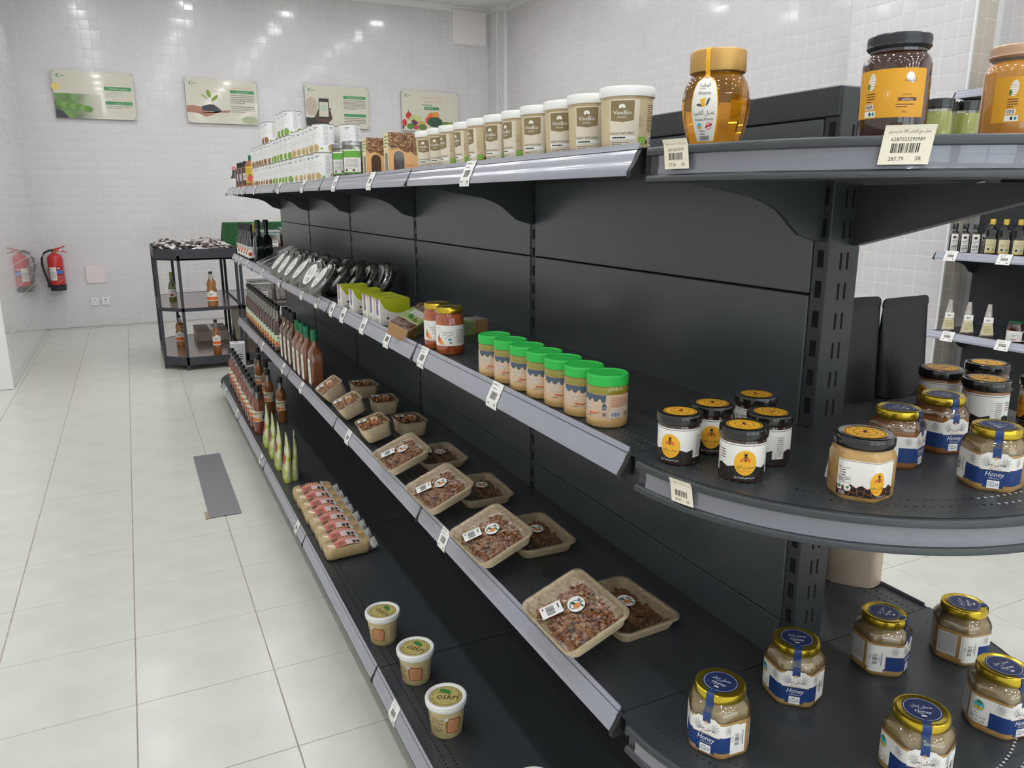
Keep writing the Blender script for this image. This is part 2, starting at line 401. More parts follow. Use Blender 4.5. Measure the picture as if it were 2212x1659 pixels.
# ================================================================== the long black gondola
XC=.01; S1,S2,S3,S4=1.534,1.08,.617,.146
M_rail=mat('clear price rail',(150,152,164),.3,coat=.8,spec=.6,crough=.14)
M_flap=clear_mat('rail flap',(225,228,235),.18,.12)
M_strip=mat('dark clear strip',(118,120,131),.16,coat=1,spec=.7,crough=.03)
M_clip=mat('black clip',(28,29,30),.45)
M_kick=mat('kick plate',(96,98,98),.18,metal=.5)
M_panel=mat('grey black panel',(70,76,80),.3,spec=1,bump=(50,.04))
gond=thing('gondola_shelving','long double-sided black metal shop gondola with rounded end shelves','shelving',(0,0,0))
def slots(mb, kind, x, y, z0, z1):  # dark boxes set slightly proud, painted in for the shade of the holes
    z=z0
    while z<z1:
        if kind=='f':
            for dx in (-.0075,.0075): mb.box(x+dx-.0023,y-.0003,z,x+dx+.0023,y+.001,z+.028)
        elif kind=='l':
            mb.box(x-.0003,y-.007,z+.004,x+.001,y+.006,z+.032)
        else:
            mb.box(x-.001,y-.006,z+.004,x+.0003,y+.007,z+.032)
        z+=.05
for k in range(6):
    y0,y1=(-.032,0) if k==0 else ((k-.015,k+.015) if k<5 else (4.985,5.015))
    o=MB().bbox(XC-.037,y0,0,XC+.034,y1,1.635,.0015).build('upright',M_black,gond)
    sl=MB(); slots(sl,'l',XC-.037,(y0+y1)/2,.2,1.6)
    if k==0: slots(sl,'f',XC,y0,.2,1.6); slots(sl,'r',XC+.034,(y0+y1)/2,.2,1.6)
    tag(sl.build('slot_column',M_dark,o,0),kind='stuff')
for k in range(5):
    a,b=(k+.0005 if k==0 else k+.0165),k+1-.0165
    for (z0,z1) in ((.11,.699),(.7015,1.3065),(1.3095,1.588)):
        MB().bbox(XC-.04,a,z0,XC-.03,b,z1,.0015).build('back_panel',M_panel,gond)
        MB().bbox(XC+.03,a,z0,XC+.04,b,z1,.0015).build('back_panel',M_panel,gond)
    MB().bbox(XC-.0405,a-.0 if k else -.03,1.59,XC+.038,b+.012,1.636,.002).build('top_cap',M_black,gond)
def holes(mb, f, s0, s1, t0, t1, pitch=.0125, r=.0023):
    """strip with a row of round holes, f maps (s,t) to a point"""
    n=max(1,int((s1-s0)/pitch)); ds=(s1-s0)/n; tc=(t0+t1)/2
    for i in range(n):
        a=s0+i*ds; b=a+ds; c=(a+b)/2
        O=[(a,t0),(c,t0),(b,t0),(b,tc),(b,t1),(c,t1),(a,t1),(a,tc)]
        I=[(c+r*math.cos(-3*PI/4+k*PI/4),tc+r*math.sin(-3*PI/4+k*PI/4)) for k in range(8)]
        mb.add([f(*p) for p in O+I],[(k,(k+1)%8,8+(k+1)%8,8+k) for k in range(8)])
RAILP=[(.004,.0085),(.0015,.001),(-.002,-.0045),(-.0035,-.0065),(-.006,-.014),(-.0095,-.0205),(-.0115,-.0225),(-.0130,-.029),(-.0145,-.0335),(-.0145,-.037),(-.010,-.0375),(-.004,-.030),(.002,-.012),(.0055,-.001),(.0058,.0085)]
CLIPP=[(.004,.001),(-.001,-.004),(-.006,-.014),(-.0125,-.024),(-.0175,-.032),(-.0175,-.040),(-.008,-.041),(.006,-.036),(.012,-.002)]
BRK=[(0,-.004),(0,-.137),(-.006,-.139),(-.052,-.126),(-.075,-.108),(-.098,-.089),(-.12,-.078),(-.152,-.067),(-.22,-.056),(-.285,-.046),(-.315,-.040),(-.35,-.036),(-.35,-.004)]
def straight_shelf(z, k, sgn, front_x, perf, rail=True, far=False):
    """one shelf board of bay k; sgn -1 is the aisle side"""
    a,b=k+.002,k+.998; xb=XC+sgn*.041; xf=XC+sgn*front_x; mb=MB()
    X=lambda d:xf-sgn*d       # d = distance in from the front edge
    f=lambda s,t:(X(t),s,z)
    if perf:
        e=[0,.034,.046,.057,.069]
        mb.add([f(a,0),f(b,0),f(b,.034),f(a,.034)],[(0,1,2,3)])
        holes(mb,f,a,b,.034,.0465); holes(mb,f,a,b,.0565,.069)
        mb.add([f(a,.0465),f(b,.0465),f(b,.0565),f(a,.0565)],[(0,1,2,3)])
        mb.add([f(a,.069),f(b,.069),(xb,b,z),(xb,a,z)],[(0,1,2,3)])
    else: mb.add([f(a,0),f(b,0),(xb,b,z),(xb,a,z)],[(0,1,2,3)])
    mb.add([(xf,a,z),(xf,b,z),(xf,b,z-.034),(xf,a,z-.034)],[(0,1,2,3)])
    mb.add([(xf,a,z-.034),(xf,b,z-.034),(X(.03),b,z-.034),(X(.03),a,z-.034)],[(0,1,2,3)])
    mb.add([(xf,a,z),(xf,a,z-.034),(xb,a,z-.03),(xb,a,z)],[(0,1,2,3)]); mb.add([(xf,b,z),(xf,b,z-.034),(xb,b,z-.03),(xb,b,z)],[(0,1,2,3)])
    mb.add([(xb,a,z),(xb,b,z),(xb,b,z-.03),(xb,a,z-.03)],[(0,1,2,3)])
    sh=mb.build('shelf',M_black,gond,0,recalc=False)
    if rail:
        MB().extrude([(xf+(p if sgn<0 else -p),z+q) for p,q in RAILP],'y',a+.004,b-.004).build('price_rail',M_rail,sh)
        MB().extrude([(xf+(p if sgn<0 else -p),z+q) for p,q in CLIPP],'y',a-.006,a+.004).build('rail_clip',M_clip,sh)
        if k==4: MB().extrude([(xf+(p if sgn<0 else -p),z+q) for p,q in CLIPP],'y',b-.004,b+.006).build('rail_clip',M_clip,sh)
    return sh
for z in (S1,S2,S3):
    for k in range(5):
        straight_shelf(z,k,-1,.392,(z!=S1 and k==0) or (z==S3 and k<2))
        straight_shelf(z,k,1,.392,z==S3 and k==0,rail=not(z==S1 and k==0))
    for k in range(6):
        yk=(-.012 if k==0 else k)
        for sg in (-1,1):
            MB().extrude([(XC+sg*.037+(p if sg<0 else -p),z+q) for p,q in BRK],'y',yk-.0035,yk+.0035).build('bracket',M_black,gond,0)
# base shelves with kick plates
for k in range(5):
    sh=straight_shelf(S4,k,-1,.545,k<3); straight_shelf(S4,k,1,.545,False)
    for sg in (-1,1): MB().bbox(min(XC+sg*.51,XC+sg*.522),k+.002,0,max(XC+sg*.51,XC+sg*.522),k+.998,.112,.001).build('kick_plate',M_kick,gond)
# rounded end shelves
def end_shelf(z, R, sgn=-1, y0=-.032, perf=True, arm=True, rail=True):
    N=72; cx=XC
    def P(r,a,zz=z): return (cx-r*math.cos(a),y0+sgn*r*math.sin(a),zz)      # a from 0 (aisle side) to pi
    mb=MB(); f=lambda s,t:P(R-t,s/R)
    def band(t0,t1,zz0=z,zz1=z):
        V=[P(R-t0,PI*i/N,zz0) for i in range(N+1)]+[P(R-t1,PI*i/N,zz1) for i in range(N+1)]
        mb.add(V,[(i,i+1,N+2+i,N+1+i) for i in range(N)])
    L=PI*R; band(0,.03)
    if perf: holes(mb,f,0,L,.03,.0425); band(.0425,.052); holes(mb,f,0,L,.052,.0645)
    else: band(.03,.0645)
    band(.0645,R-.001)
    if abs(y0+.032)<.001:
        mb.add([P(R,0),P(0.001,0),(cx,0,z),(cx-R,0,z)],[(0,1,2,3)]); mb.add([P(R,PI),P(0.001,0),(cx,0,z),(cx+R,0,z)],[(0,1,2,3)])
    sh=mb.build('end_shelf',M_black,gond,0,recalc=False)
    def rim(name,prof,m,a0=0,a1=PI):
        n=64; rows=[[P(R+p,a0+(a1-a0)*i/n,z+q) for p,q in prof] for i in range(n+1)]
        MB().rings(rows,0,True,True).build(name,m,sh,50)
    rim('rim_lip',[(-.012,-.0015),(.006,-.0005),(.0085,-.003),(.0085,-.011),(.004,-.0125),(-.012,-.0125)],M_black)
    rim('rim_base',[(-.004,-.037),(.006,-.0375),(.0095,-.041),(.0095,-.0465),(.004,-.0485),(-.012,-.0485),(-.012,-.037)],M_black)
    rim('rim_back',[(-.008,-.0125),(.0005,-.0125),(.0005,-.037),(-.008,-.037)],M_black)
    if rail: rim('price_rail',[(.001,-.0125),(.0035,-.0125),(.0025,-.024),(.0045,-.037),(.001,-.037)],M_strip,.05,PI-.05)
    return sh
for z in (S1,S2,S3): end_shelf(z,.394,perf=True)
end_shelf(S4,.548,perf=False); end_shelf(S4,.548,1,5.0,False)
for z in (S1,S2,S3):   # straight tapered arm that carries the end shelf
    MB().extrude([(-.032,z-.145),(-.036,z-.145),(-.38,z-.053),(-.38,z-.049),(-.032,z-.049)],'x',XC+.014,XC+.036).build('end_arm',M_black,gond,0)
# ------------------------------------------------------------------ price tags in the rails
M_paper=mat('tag paper',(240,238,233),.6); M_ink=mat('black print',(38,36,36),.6); M_inkg=mat('grey print',(132,130,130),.6); M_inkd=mat('faded black print',(84,82,82),.6); M_cream=mat('cream paper',(236,228,208),.6)
def tag_mesh(seed):
    c=Canvas(); c.rect(-26,-31,26,26,M_paper,0); c.lines(-21,18,21,22,1,M_inkg,1,seed=seed); c.lines(-17,10,17,13.5,1,M_inkg,1,seed=seed+1); c.bars(-14,-10,14,5,M_inkd,1,seed)
    c.lines(-17,-23,-4,-18,1,M_ink,1,words=False); c.rect(12,-24,18,-18,M_inkg,1)
    return c
def rail_x(q):
    P=RAILP[:10]
    if q>=P[0][1]: return P[0][0]
    for (a,b),(c_,d) in zip(P,P[1:]):
        if d<=q<=b: return a+(c_-a)*(b-q)/max(b-d,1e-9)-.0006
    return P[-1][0]-.0006
def tag_at(z, y, xf, label, seed, grp):
    t=thing('price_tag',label,'price tag',(XC-xf,y,z),0,grp)
    # follows the rail face, which leans outwards towards its foot
    def m(u,v,h):
        q=v*.92-.0145; x=rail_x(q)
        return (x-.0008-h,-u,q)
    tag_mesh(seed).build('paper',m,t,off=.0002,stepv=6)
    return t
TAGS={'top':(S1,.392,[.609,1.342,1.782,2.325,2.88,3.655,4.142,4.366,4.634]),'second':(S2,.392,[.483,.929,1.236,1.502,1.768,1.932,2.188,2.49,3.047,3.606,4.237,4.58,4.75]),
 'third':(S3,.392,[.808,1.796,2.662,3.145,3.84]),'bottom':(S4,.545,[.81,2.141,3.115,4.118,4.764])}
for nm,(z,xf,ys) in TAGS.items():
    for i,y in enumerate(ys): tag_at(z,y,xf,f'white barcode price tag on the {nm} shelf rail, {nth(i,len(ys))} to the camera'.replace('farthest to','farthest from'),i+len(nm),'price tags in the shelf rails')
def paper_tag(ang, z, w, h, lines, bc, price, label, lean=0, curl=.006, dz=0):
    """cream paper slip stuck on the curved rim of an end shelf"""
    c=Canvas(); c.rect(-w/2,-h,w/2,0,M_cream,0)
    if lines: c.text(lines,0,-h*.19,h*.075,M_ink,1,ar=True,wmax=w*.82)
    if bc: c.text(bc,0,-h*.40,h*.095,M_ink,1,wmax=w*.66)
    c.bars(-w*.30,-h*.70,w*.28,-h*.46,M_ink,1,7,22)
    c.text(price,-w*.16,-h*.90,h*.105,M_ink,1,wmax=w*.3); c.text('SR',w*.28,-h*.90,h*.105,M_ink,1)
    R=.394+.0092; t=thing('paper_price_slip',label,'price tag',(XC,-.032,z))
    def m(u,v,hh):
        a=ang+(u+v*lean)/R; r=R+hh+max(0,(v+h*.00025))*0+curl*max(0,1+v/(h*.001*.35))**2*.5
        return (-r*math.cos(a),-r*math.sin(a),v+dz)
    c.build('paper',m,t,step=4,off=.0001,stepv=5)
    return t
# ================================================================== honey on the rounded end shelves
M_gold=mat('gold lid',(205,178,58),.22,metal=.9); M_goldm=mat('matt gold lid',(196,154,88),.35,metal=.45)
M_honey=mat('set honey',(190,152,92),.35,coat=.8,sss=.15,noise=(45,.12,(172,136,82)))
M_honeyw=mat('brown honey',(150,98,52),.3,coat=.8,noise=(30,.15))
M_amber=mat('amber honey',(236,158,30),.03,trans=.85,ior=1.42,coat=.5,noise=None)
M_darkhoney=mat('dark honey',(58,30,22),.08,coat=1,spec=.6)
M_orangeh=mat('orange honey',(196,134,48),.12,coat=1,sss=.1)
M_glassc=clear_mat('jar glass',(240,238,228),.10,.03)
M_navy=mat('navy print',(34,62,118),.45); M_navyd=mat('navy lid print',(38,52,96),.45); M_lab=mat('label paper',(238,235,228),.5); M_white=mat('white print',(245,244,240),.5)
M_orange=mat('orange print',(232,112,54),.5); M_yellow=mat('yellow print',(240,180,48),.45); M_brown=mat('brown print',(110,68,48),.5)
M_sky=mat('sky blue print',(88,190,222),.5); M_sand=mat('sand print',(214,180,88),.5); M_pgreen=mat('green print',(70,128,60),.5)
M_blackp=mat('black plastic',(24,23,23),.18,coat=.6); M_blk=mat('black label print',(30,27,28),.5)
def bee(c,x,y,s,l):
    c.ell(x,y+3.2*s,1.6*s,1.5*s,M_blk,l,14)
    for d in (-1,1):
        c.poly([(x+d*.4*s,y+4.4*s),(x+d*.9*s,y+4.4*s),(x+d*2.3*s,y+6.2*s),(x+d*1.9*s,y+6.4*s)],M_blk,l)
        c.ell(x+d*3.3*s,y-2*s,1.7*s,2.5*s,M_orange,l,16,rot=d*.5)
    for k,w in enumerate((1.7,1.9,1.7)):
        yy=y+1.2*s-k*1.3*s; c.rect(x-w*s,yy-.45*s,x+w*s,yy+.35*s,M_blk,l+1)
    c.poly([(x-1.3*s,y-2.3*s),(x+1.3*s,y-2.3*s),(x,y-4.2*s)],M_blk,l+1)
def comb(c,x,y,r,l,m):
    for k in range(6):
        a,b=PI/6+k*PI/3,PI/6+(k+1)*PI/3
        c.poly([(x+r*math.cos(a),y+r*math.sin(a)),(x+(r-.35)*math.cos(a),y+(r-.35)*math.sin(a)),(x+(r-.35)*math.cos(b),y+(r-.35)*math.sin(b)),(x+r*math.cos(b),y+r*math.sin(b))],m,l)
def bee_lid(root,z,r):
    c=Canvas(); c.ell(0,0,r,r,M_yellow,0,40); c.ring(0,0,r*.94,r*.05,M_blk,1); c.ring(0,0,r*.56,r*.04,M_blk,1)
    bee(c,0,2,r*.055,1); c.text('منحل بن فالح',0,-r*.36,r*.13,M_blk,1,ar=True,wmax=r*.8)
    for k in range(18):
        a=2*PI*k/18+.1
        if k%5: c.rect(r*.75*math.cos(a)-r*.06,r*.75*math.sin(a)-r*.03,r*.75*math.cos(a)+r*.06,r*.75*math.sin(a)+r*.03,M_blk,1)
    return c.build('lid_sticker',flat_top(z),root)
def bee_label(R,h,z0,root,side=True,rf=None,hexjar=False):
    L=2*PI*R*1000; H=h*1000; c=Canvas(); s=H/44
    c.rect(-L/2+.5,0,L/2-.5,H,M_lab,0); c.rect(-L/2+.5,H-2.2*s,L/2-.5,H-1.6*s,M_blk,1)
    n=16; pts=[(-L/2+.5,0)]
    for k in range(n+1):       # honeycomb skyline along the foot
        x=-L/2+.5+(L-1)*k/n; pts.append((x,(14+(3.5 if k%2 else 0))*s))
    pts.append((L/2-.5,0)); c.poly(pts[:1]+pts[1:][::1]+[],M_blk,1) if False else c.poly([pts[0],pts[-1]]+pts[1:-1][::-1],M_blk,1)
    for k in range(-8,8): comb(c,k*9*s+4,6*s+(k%2)*4*s,5*s,2,M_brown)
    c.ell(0,21*s,13*s,15.5*s,M_yellow,3,40); bee(c,0,27*s,1.15*s,4)
    c.text('منحل بن فالح',0,14.5*s,3.1*s,M_blk,4,ar=True,wmax=19*s); c.text('Bin Saleh apiary',0,10.3*s,1.7*s,M_orange,4,wmax=15*s)
    c.text('عسل عضوي (زهور الربيع)' ,0,2.0*s,2.3*s,M_white,3,ar=True,wmax=24*s)
    for d in (30*s,-52*s):     # nutrition table and address block
        c.rect(d,6*s,d+15*s,37*s,M_lab,2)
        for k in range(10): c.rect(d+1,(9+k*2.8)*s,d+14*s,(9.3+k*2.8)*s,M_inkg,3)
        c.rect(d+6*s,9*s,d+6.4*s,35*s,M_inkg,3); c.lines(d+7*s,9*s,d+14*s,35*s,9,M_inkg,3,.3,seed=5)
    for k,col in enumerate((M_blk,M_orange,M_orange,M_orange)): c.rect(-34*s,(33-3.2*k)*s,-32.4*s,(34.6-3.2*k)*s,col,2); c.lines(-31*s,(33-3.2*k)*s,-21*s,(34.6-3.2*k)*s,1,M_ink,2,.7)
    return c.build('label',wrap(rf or R,z0),root,step=3.0)
# small round jar with black lid
def bee_jar(name,R,H,body):
    t=thing(name,'','jar')
    MB().lathe([(R*.9,0),(R*.98,.002),(R,.005),(R,H*.76),(R*.97,H*.80)],36).build('honey',body,t)
    MB().lathe([(R*.985,H*.79),(R*1.02,H*.80),(R*1.075,H*.82),(R*1.085,H*.86),(R*1.085,H*.955),(R*1.05,H*.99),(R*.98,H),(R*.90,H*.992)],40).build('lid',M_blackp,t)
    bee_lid(t,H*.9935,R*.78*1000); bee_label(R,H*.67,H*.07,t); return t
BJ=Proto(bee_jar('honey_jar',.0315,.077,M_darkhoney))
GB='small round honey jars with black lids'
for (x,y,rz,lab) in ((-.332,-.056,-1.08,'black-lidded honey jar with bee label, leftmost of the five behind the paper price slip'),(-.257,-.040,-.68,'black-lidded honey jar with bee label, second from the left, behind the foremost one'),
    (-.296,-.153,-.60,'black-lidded honey jar standing foremost of the five, bee label facing out'),(-.214,-.119,-1.7,'black-lidded honey jar with its table of figures turned out, right of the foremost one'),
    (-.156,-.028,-.3,'black-lidded honey jar at the back of the five, mostly hidden')):
    BJ.put((x,y,S2),rz,lab,GB)
BK=Proto(bee_jar('honey_jar',.0355,.086,M_honeyw))
GK='larger black-lidded honey jars at the right'
for (x,y,rz,lab) in ((.258,-.059,-1.9,'brown honey jar with black lid beside the black pouches'),(.246,-.15,1.2,'brown honey jar with black lid directly behind the gold-lidded amber one'),
    (.375,-.068,-.4,'brown honey jar with black lid, rearmost of the right-hand group'),(.345,-.19,-2.2,'brown honey jar with black lid cut by the right edge of the picture')):
    BK.put((x,y,S2),rz,lab,GK)
# six-sided jar of pale honey with black lid
HX=hexr(.0375,16)
t=thing('honey_jar','hexagonal jar of pale honey with black lid and bee label at the shelf rim','jar',(-.197,-.271,S2),-.93)
MB().loft([(blend(HX,.0,.06),0),(HX,.005),(HX,.056),(blend(HX,.034,.5),.064),(.033,.070)],60).build('honey',M_honey,t)
MB().lathe([(.0335,.068),(.037,.069),(.0385,.072),(.0385,.081),(.037,.0835),(.034,.0845),(.031,.0838)],40).build('lid',M_blackp,t)
bee_lid(t,.0839,27)
c=Canvas(); c.rect(-30,0,52,49,M_lab,0); c.rect(-30,47.4,52,48,M_blk,1)
pts=[(-30+82*k/12,(12+(4 if k%2 else 0))) for k in range(13)]; c.poly([(-30,0),(52,0)]+pts[::-1],M_blk,1)
for k in range(-3,6): comb(c,k*8.6+3,5+(k%2)*4,4.8,2,M_orange)
c.ell(24,20,10.5,16,M_yellow,3,40); bee(c,24,27,1.15,4); c.text('منحل بن فالح',24,13.5,2.8,M_blk,4,ar=True,wmax=17); c.lines(17,9,30,11,1,M_orange,4,.6)
c.text('منحل بن فالح',-19,37.5,2.3,M_blk,2,ar=True,wmax=15,align='c')
for k in range(3): c.ell(-24,34.6-3.4*k,.9,.9,M_orange,2,10); c.lines(-22,33.8-3.4*k,-13,35.4-3.4*k,1,M_ink,2,.7)
c.rect(-27,18,-10,26,M_lab,2)
for q in ((-27,18,-10,18.3),(-27,25.7,-10,26),(-27,18,-26.7,26),(-10.3,18,-10,26)): c.rect(*q,M_ink,3)
c.lines(-25.5,19,-11.5,25,3,M_ink,3,.4); c.ell(-13,10.5,4.2,4.2,M_white,2,24); c.ell(-13,11.5,2.2,1.6,M_pgreen,3,16); c.rect(-13.3,8,-12.7,11,M_brown,3); c.rect(-27,7.5,-20,15,M_white,2); c.ell(-23.5,11.8,2.6,2.2,M_pgreen,3,16)
c.text('SAUDI',-20,4.0,2.2,M_white,3); c.text('MADE',-20,1.2,2.2,M_white,3); c.text('عسل عضوي (الجبل)',32,1.8,2.2,M_white,3,ar=True,wmax=18)
c.build('label',wrap(HX,.006),t,step=3)
MB().add([(-.0385,-.012,.02),(-.040,.012,.008),(-.0455,.014,.010),(-.039,.008,.062),(-.037,-.008,.062)],[(0,1,2,3,4)]).build('peeling_sticker',M_lab,t,0)
# gold-lidded hexagonal jars with a navy label
def blue_jar(name,body,fill,palm=True):
    HB=hexr(.046,13); t=thing(name,'','jar')
    MB().loft([(blend(HB,0,.08),0),(blend(HB,0,.02),.003),(HB,.008),(HB,fill)],60).build('honey',body,t)
    MB().loft([(HB,fill),(HB,.076),(blend(HB,.037,.35),.083),(blend(HB,.036,.8),.088),(.0345,.092)],60,capb=False,capt=False).build('glass',M_glassc,t)
    MB().loft([(blend(HB,0,.05),fill-.003),(blend(HB,0,.05),fill),(blend(blend(HB,0,.06),.036,.3),.081),(.032,.0925)],40).build('honey_film',M_honeyw if body is M_honeyw else mat('thin honey',(196,170,122),.3,coat=.6,noise=(60,.2)),t)
    lid=MB().lathe([(.0355,.0905),(.0385,.0905),(.0395,.0925),(.0395,.1005),(.0385,.1045),(.0365,.106),(.034,.1062),(.0325,.1055)],44).build('lid',M_gold,t)
    c=Canvas(); c.ell(0,0,27.5,27.5,M_navyd,0,44); c.ring(0,0,25.6,.5,M_white,1,44); c.text('عسل نحل',0,4.5,6.2,M_white,1,ar=True,wmax=30); c.text('Honey',0,-8.5,6.2,M_white,1,wmax=24,shear=.2); c.lines(-7,.2,7,1.6,1,M_white,1,.5); c.lines(-8,-11.5,8,-10.3,1,M_white,1,.5); c.rect(-3.5,-17.5,3.5,-14.5,M_white,1)
    c.build('lid_sticker',flat_top(.1056),lid)
    s=MB(); w=.0062           # navy seal strip running from the sticker down to the label
    path=[(.0,-.026,.1063),(0,-.0345,.1066),(0,-.0395,.1045),(0,-.0402,.099),(0,-.0402,.0925),(0,-.0385,.0895),(0,-.0415,.084),(0,-.0463,.076),(0,-.0467,.060)]
    V=[]; 
    for x,y,z in path: V+=[(-w,y+.0002,z),(w,y+.0002,z)]
    s.add(V,[(2*i,2*i+1,2*i+3,2*i+2) for i in range(len(path)-1)]); s.build('seal_strip',M_navy,t,60)
    L0=wrap(HB,.008); L=lambda u,v,h:L0(u,v*1.17,h); c=Canvas()
    # front panel
    c.poly([(-22,4),(-15,4),(-15,0),(15,0),(15,4),(22,4),(22,26),(-22,26)],M_navy,1); c.rect(-22,26,22,48,M_lab,1); c.poly([(-19,48),(19,48),(14,52),(-14,52)],M_lab,1); c.rect(-22,25.4,22,26.3,M_brown,2)
    for d in (-1,1): c.rect(d*22,4,d*54,28,M_navy,0); c.rect(d*22,28,d*54,46,M_lab,0)
    for d in (-37,37,-14,14):
        for k in range(9):
            a=2*PI*k/9; c.ell(d+4.2*math.cos(a),38+4.2*math.sin(a),3.6,1.0,M_inkg if False else mat('pale grey print',(196,192,194),.6),2,12,rot=a)
    c.text('عسل نحل',0,33,5.6,M_ink,3,ar=True,wmax=30); c.lines(-8,30.6,8,31.8,1,M_orange,3,.5); c.text('منحل بن فالح',0,27.2,2.4,M_brown,3,ar=True,wmax=20)
    comb(c,0,44,3.4,3,M_orange); c.ell(0,44,1.4,2,M_sand,3,12)
    c.text('Honey',0,17,7.4,M_white,3,wmax=27,shear=.25); c.text('100% natural',0,13.2,2.2,M_white,3,wmax=20)
    c.rect(-9,-1,9,11,M_white,3); c.text('100%',-2.5,6,3,M_navy,4); c.text('PURE',-2.5,1.6,3.2,M_navy,4); c.ring(5.4,5,2,.7,M_navy,4,16)
    # left panel: palm emblem ; right panel: shop barcode sticker
    q=-68; c.rect(q-18,6,q+16,46,M_lab,2)
    if palm: c.ell(q,33,8,8,M_sky,4,30); c.poly([(q-7.8,32),(q-7,29),(q,25),(q+7,29),(q+7.8,32)],M_sand,5); c.rect(q-.5,28,q+.5,37,M_pgreen,6)
    for k in range(7 if palm else 0):
        a=-.2+k*3.5/6; c.ell(q+2.6*math.cos(a),37+2.6*math.sin(a),2.9,.7,M_pgreen,6,10,rot=a)
    if palm: c.text('عسل عضوي',q,14.5,3.6,M_ink,4,ar=True,wmax=27); c.text('قابل للتبلور',q,8.4,3.6,M_ink,4,ar=True,wmax=27); c.lines(q-5,20,q+5,21.2,1,M_pgreen,4,.6)
    st=Canvas(); c_=c; c=st; b=12 if palm else -110; c.rect(b+28,1,b+55,44,M_paper,3); c.lines(b+50,5,b+53,42,1,M_inkg,4,.6,words=False); c.bars(b+36,14,b+44,32,M_ink,4,9,20,vert=False); c.text('0008019',b+48.5,24,2.4,M_ink,4,rot=PI/2); c.text('178.48',b+33,24,2.4,M_ink,4,rot=PI/2); c.text('SR',b+31.5,6,2,M_ink,4,rot=PI/2); c=c_
    c.rect(-126,6,-92,44,mat('grey label',(206,204,204),.5),3); c.lines(-123,10,-95,42,13,M_inkg,4,.3)
    c.rect(76,6,112,44,mat('grey label',(206,204,204),.5),3); c.lines(79,10,109,42,13,M_inkg,4,.3)
    c.build('label',L,t,step=4); st.build('barcode_sticker',L,t,step=4,base=.0003); return t
QJ=Proto(blue_jar('honey_jar',M_honey,.066)); QS=Proto(blue_jar('honey_jar',M_honey,.066,False))
GQ='gold-lidded honey jars with navy labels'
for (x,y,rz,lab) in ((-.279,-.123,-1.12,'gold-lidded pale honey jar with navy label, leftmost on the lower end shelf'),(-.076,-.084,-.74,'gold-lidded pale honey jar facing out in front of the steel post'),
   (.135,-.092,.36,'gold-lidded honey jar with its barcode sticker turned out, in front of the beige pouch'),(.298,-.136,.8,'gold-lidded honey jar farthest right on the lower end shelf, grey text panel showing'),
   (.165,-.294,-.2,'gold-lidded honey jar with palm emblem beside the right edge'),(-.055,-.309,-.75,'gold-lidded honey jar at the bottom edge of the picture')):
    (QS if 'barcode' in lab or 'grey text' in lab else QJ).put((x,y,S3),rz,lab,GQ)
QB=Proto(blue_jar('honey_jar',M_honeyw,.07))
QB.put((-.048,-.206,S2),.30,'gold-lidded honey jar with palm emblem behind the hexagonal black-lidded jar',GQ,scale=.80)
QB.put((.075,-.19,S2),-.38,'brown honey jar with gold lid and palm emblem in front of the black pouches',GQ,scale=.82)
QS.put((-.009,-.329,S2),-.92,'pale gold-lidded honey jar with a loose barcode sticker near the shelf rim',GQ,scale=.80)
# ------------------------------------------------------------------ top end shelf
t=thing('honey_jar','big barrel-shaped jar of clear amber acacia honey with matt gold lid','jar',(-.3055,-.066,S1),-1.05)
AC=[(r*.79,z*.915) for r,z in [(.040,0),(.043,.002),(.046,.010),(.052,.028),(.0565,.046),(.0578,.06),(.0565,.074),(.052,.088),(.046,.097),(.041,.1015),(.0405,.105)]]
MB().lathe(AC,16).build('honey',M_amber,t,20)
MB().lathe([(r*.79,z*.915) for r,z in [(.042,.1035),(.0462,.104),(.0470,.106),(.0470,.131),(.046,.1335),(.044,.1345)]],48).build('lid',M_goldm,t)
def ac_r(z):
    for (r0,z0),(r1,z1) in zip(AC,AC[1:]):
        if z<=z1: return r0+(r1-r0)*(z-z0)/max(z1-z0,1e-6)
    return AC[-1][0]
def ac_map(u,v,h):
    z=(v+.004)*.915; r=ac_r(z)+.0004+h; a=u/.0575; return (r*math.sin(a),-r*math.cos(a),z)
c=Canvas()
def body(w,y0,y1,m,l):
    P=[]
    for k in range(13):
        y=y0+(y1-y0)*k/12; f=(y-y0)/(y1-y0); P.append((w*(.80+.2*math.sin(PI*min(1,f*1.1)))*(1 if f<.85 else math.sqrt(max(0,1-((f-.85)/.15)**2*.9))),y))
    c.poly([(x,y) for x,y in P]+[(-x,y) for x,y in P[::-1]],m,l)
body(24,1,92,M_yellow,0); body(22.4,2.5,90.5,M_lab,1)
c.rect(-4,90,4,100,M_yellow,1)
c.text('الوطنية',0,77,5,M_ink,2,ar=True,wmax=24); c.lines(-10,73.6,10,75,1,M_pgreen,2,.4); c.text('Watania',0,66,4.8,M_ink,2,wmax=25)
for k in range(7): c.ell(-2+1.5*math.cos(k),55+1.4*k-4,4.6,1.7,M_yellow,2,14,rot=.4+k*.5)
for d in (-1,1): c.ell(d*7,54+d*2,6,2,mat('slate print',(84,82,96),.5),2,16,rot=1.1 if d>0 else -.15)
c.text('عسل أكاسيا',0,38.5,6.2,M_ink,2,ar=True,wmax=38); c.text('Acacia Honey',0,30.5,4.4,M_ink,2,wmax=36)
c.ell(-9,24,4,4,M_sky,2,20); c.ell(-9,21.5,4,2.2,M_sand,3,20); c.ring(9,23,5,1,mat('red print',(196,40,52),.5),2,24); c.poly([(2.5,20),(14.5,24),(15.5,27),(3.5,23)],mat('red print',(0,0,0)),3)
c.lines(-9,15.5,9,17.5,1,M_ink,2,.5); c.lines(-9,11.5,9,13.5,1,M_ink,2,.5); c.bars(-10,3.5,10,10,M_ink,2,4,22)
c.build('label',ac_map,t,step=2.5,stepv=5)
